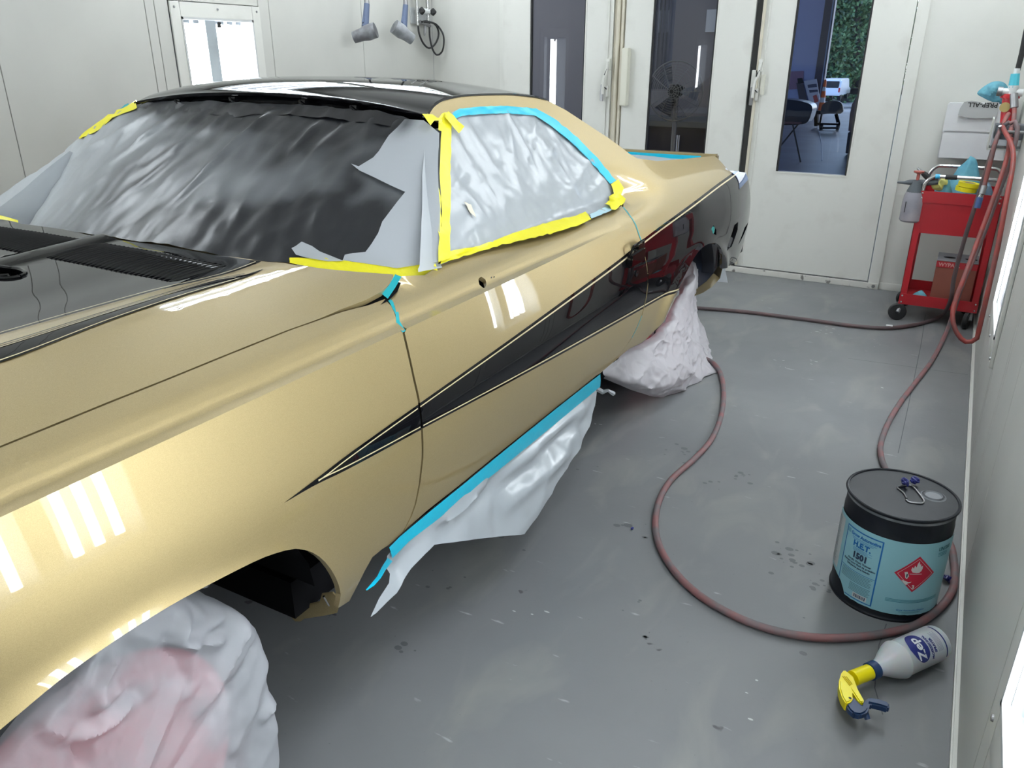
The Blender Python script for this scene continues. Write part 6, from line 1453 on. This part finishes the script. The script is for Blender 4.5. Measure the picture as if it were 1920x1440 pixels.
# yard, van, hedge, trees
b = MB(); b.grid([[Vector((-120, y, z)), Vector((60, y, z))] for y, z in ((YBAY+.1, -.03), (YBAY+1, -.06), (62, -1.85), (160, -2.2))]); tag(b.build('yard', noisy(mat('yard_asphalt', (.30, .31, .32), .8), (.24, .25, .25), 2, 4), recalc=False), 'pale asphalt yard sloping away outside the workshop', 'yard', kind='structure')
Yv = 62; vp = lambda x, y: ony(x, y, Yv); vb = vp(1560, 188)
vt = thing('van', 'white passenger van parked in the yard, seen through the right door window', 'van', (vb.x, Yv+2, vb.z))
x0v = vp(1541, 160).x; x1v = vp(1577, 160).x; zg_ = vb.z-.05; z1v = vp(1560, 148).z-zg_; wv = x1v-x0v
#print('VAN', vb, x0v, x1v, z1v)
wm = mat('white_van_paint', (.75, .76, .78), .3, 0, Coat_Weight=.5); dg = mat('van_glass', (.02, .025, .03), .08)
VZ = zg_
q = MB(); q.prism([(Yv+.0, .35), (Yv, z1v*.62), (Yv+.12, z1v*.94), (Yv+.3, z1v), (Yv+3.6, z1v), (Yv+4.2, z1v*.62), (Yv+5.0, z1v*.52), (Yv+5.1, .35)], 'x', x0v, x1v, Matrix.Translation((0, 0, VZ))); q.build('body', wm, vt, bevel=.05)
q = MB(); q.box(x0v+wv*.10, x1v-wv*.10, Yv+.02, Yv+.1, z1v*.58, z1v*.90, Matrix.Translation((0, -.03, VZ))); q.build('rear_window', dg, vt, bevel=.02)
for k in range(2):
    q = MB(); q.box(x0v-.004, x0v+.01, Yv+.5+k*1.3, Yv+1.6+k*1.3, z1v*.58, z1v*.88, Matrix.Translation((0, 0, VZ))); q.build('side_window', dg, vt); q = MB(); q.box(x0v+(.03 if not k else wv-.13), x0v+(.13 if not k else wv-.03), Yv-.01, Yv+.03, z1v*.40, z1v*.60, Matrix.Translation((0, 0, VZ))); q.build('tail_lamp', mat('tail_lamp_%d' % k, (.5, .02, .02), .3), vt)
for x in (x0v+.12, x1v-.12):
    for y in (Yv+.9, Yv+4.1): q = MB(); q.lathe([(0, -.11), (.34, -.11), (.34, .11), (0, .11)], 20, Matrix.Translation((x, y, .34+VZ)) @ Matrix.Rotation(PI/2, 4, 'Y')); q.build('wheel', rubber, vt)
q = MB(); q.box(x1v+.3, x1v+3.6, Yv+3, Yv+6, .35, .75, Matrix.Translation((0, 0, VZ))); q.box(x1v+.8, x1v+3.2, Yv+3.2, Yv+5.8, -.02, .36, Matrix.Translation((0, 0, VZ))); tl3 = q.build('trailer', darkmetal, None, bevel=.02); tag(tl3, 'low dark flat trailer behind the white van', 'trailer')
bark = mat('bark', (.06, .05, .045), .9)
leafm = [mat('leaf_%d' % i, c, .6) for i, c in enumerate([(.07, .15, .05), (.14, .25, .09), (.03, .08, .04)])]
def tree(i, x, y, h, r, label):
    t = thing('tree', label, 'tree', (x, y, -2.2), 'trees beyond the yard'); rnd = random.Random(i*7+1)
    q = MB(); q.tube([Vector((x+.3*math.sin(k), y, -2.2+(h+2)*k/7)) for k in range(8)], [.4*(1-k/9) for k in range(8)], 9); q.build('trunk', bark, t)
    q = MB()
    cl = [(Vector((x+rnd.gauss(0, r*.5), y+rnd.gauss(0, r*.4), rnd.uniform(-1.0, h))), rnd.uniform(.6, 1.5)) for _ in range(50)]
    for c, s in cl:
        for _ in range(150):
            p = c+Vector((rnd.gauss(0, s), rnd.gauss(0, s), rnd.gauss(0, s*.8))); a = Vector((rnd.uniform(-1, 1), rnd.uniform(-1, 1), rnd.uniform(-1, 1))).normalized()*.18; b_ = a.orthogonal().normalized()*.11
            q.add([p-a, p+b_, p+a, p-b_], [(0, 1, 2, 3)], rnd.choice((0, 0, 1, 2)))
    o = q.build('leaves', leafm, t, smooth=0, recalc=False); o['kind'] = 'stuff'
for i, (px, Y, h, r, lb_) in enumerate([(1552, 76, 13, 3.4, 'leafy green tree directly behind the white van'), (1572, 82, 14, 3.6, 'tall leafy tree between van and trailer'), (1590, 75, 13, 3.4, 'leafy green tree behind the trailer'), (1608, 80, 14, 3.6, 'leafy tree behind the upright brown seat'), (1535, 84, 14, 3.8, 'tree partly hidden by the column of the workshop door'), (1628, 78, 13, 3.4, 'rightmost leafy tree at the window edge')]):
    p = ony(px, 150, Y); tree(i, p.x, Y, h, r, lb_)
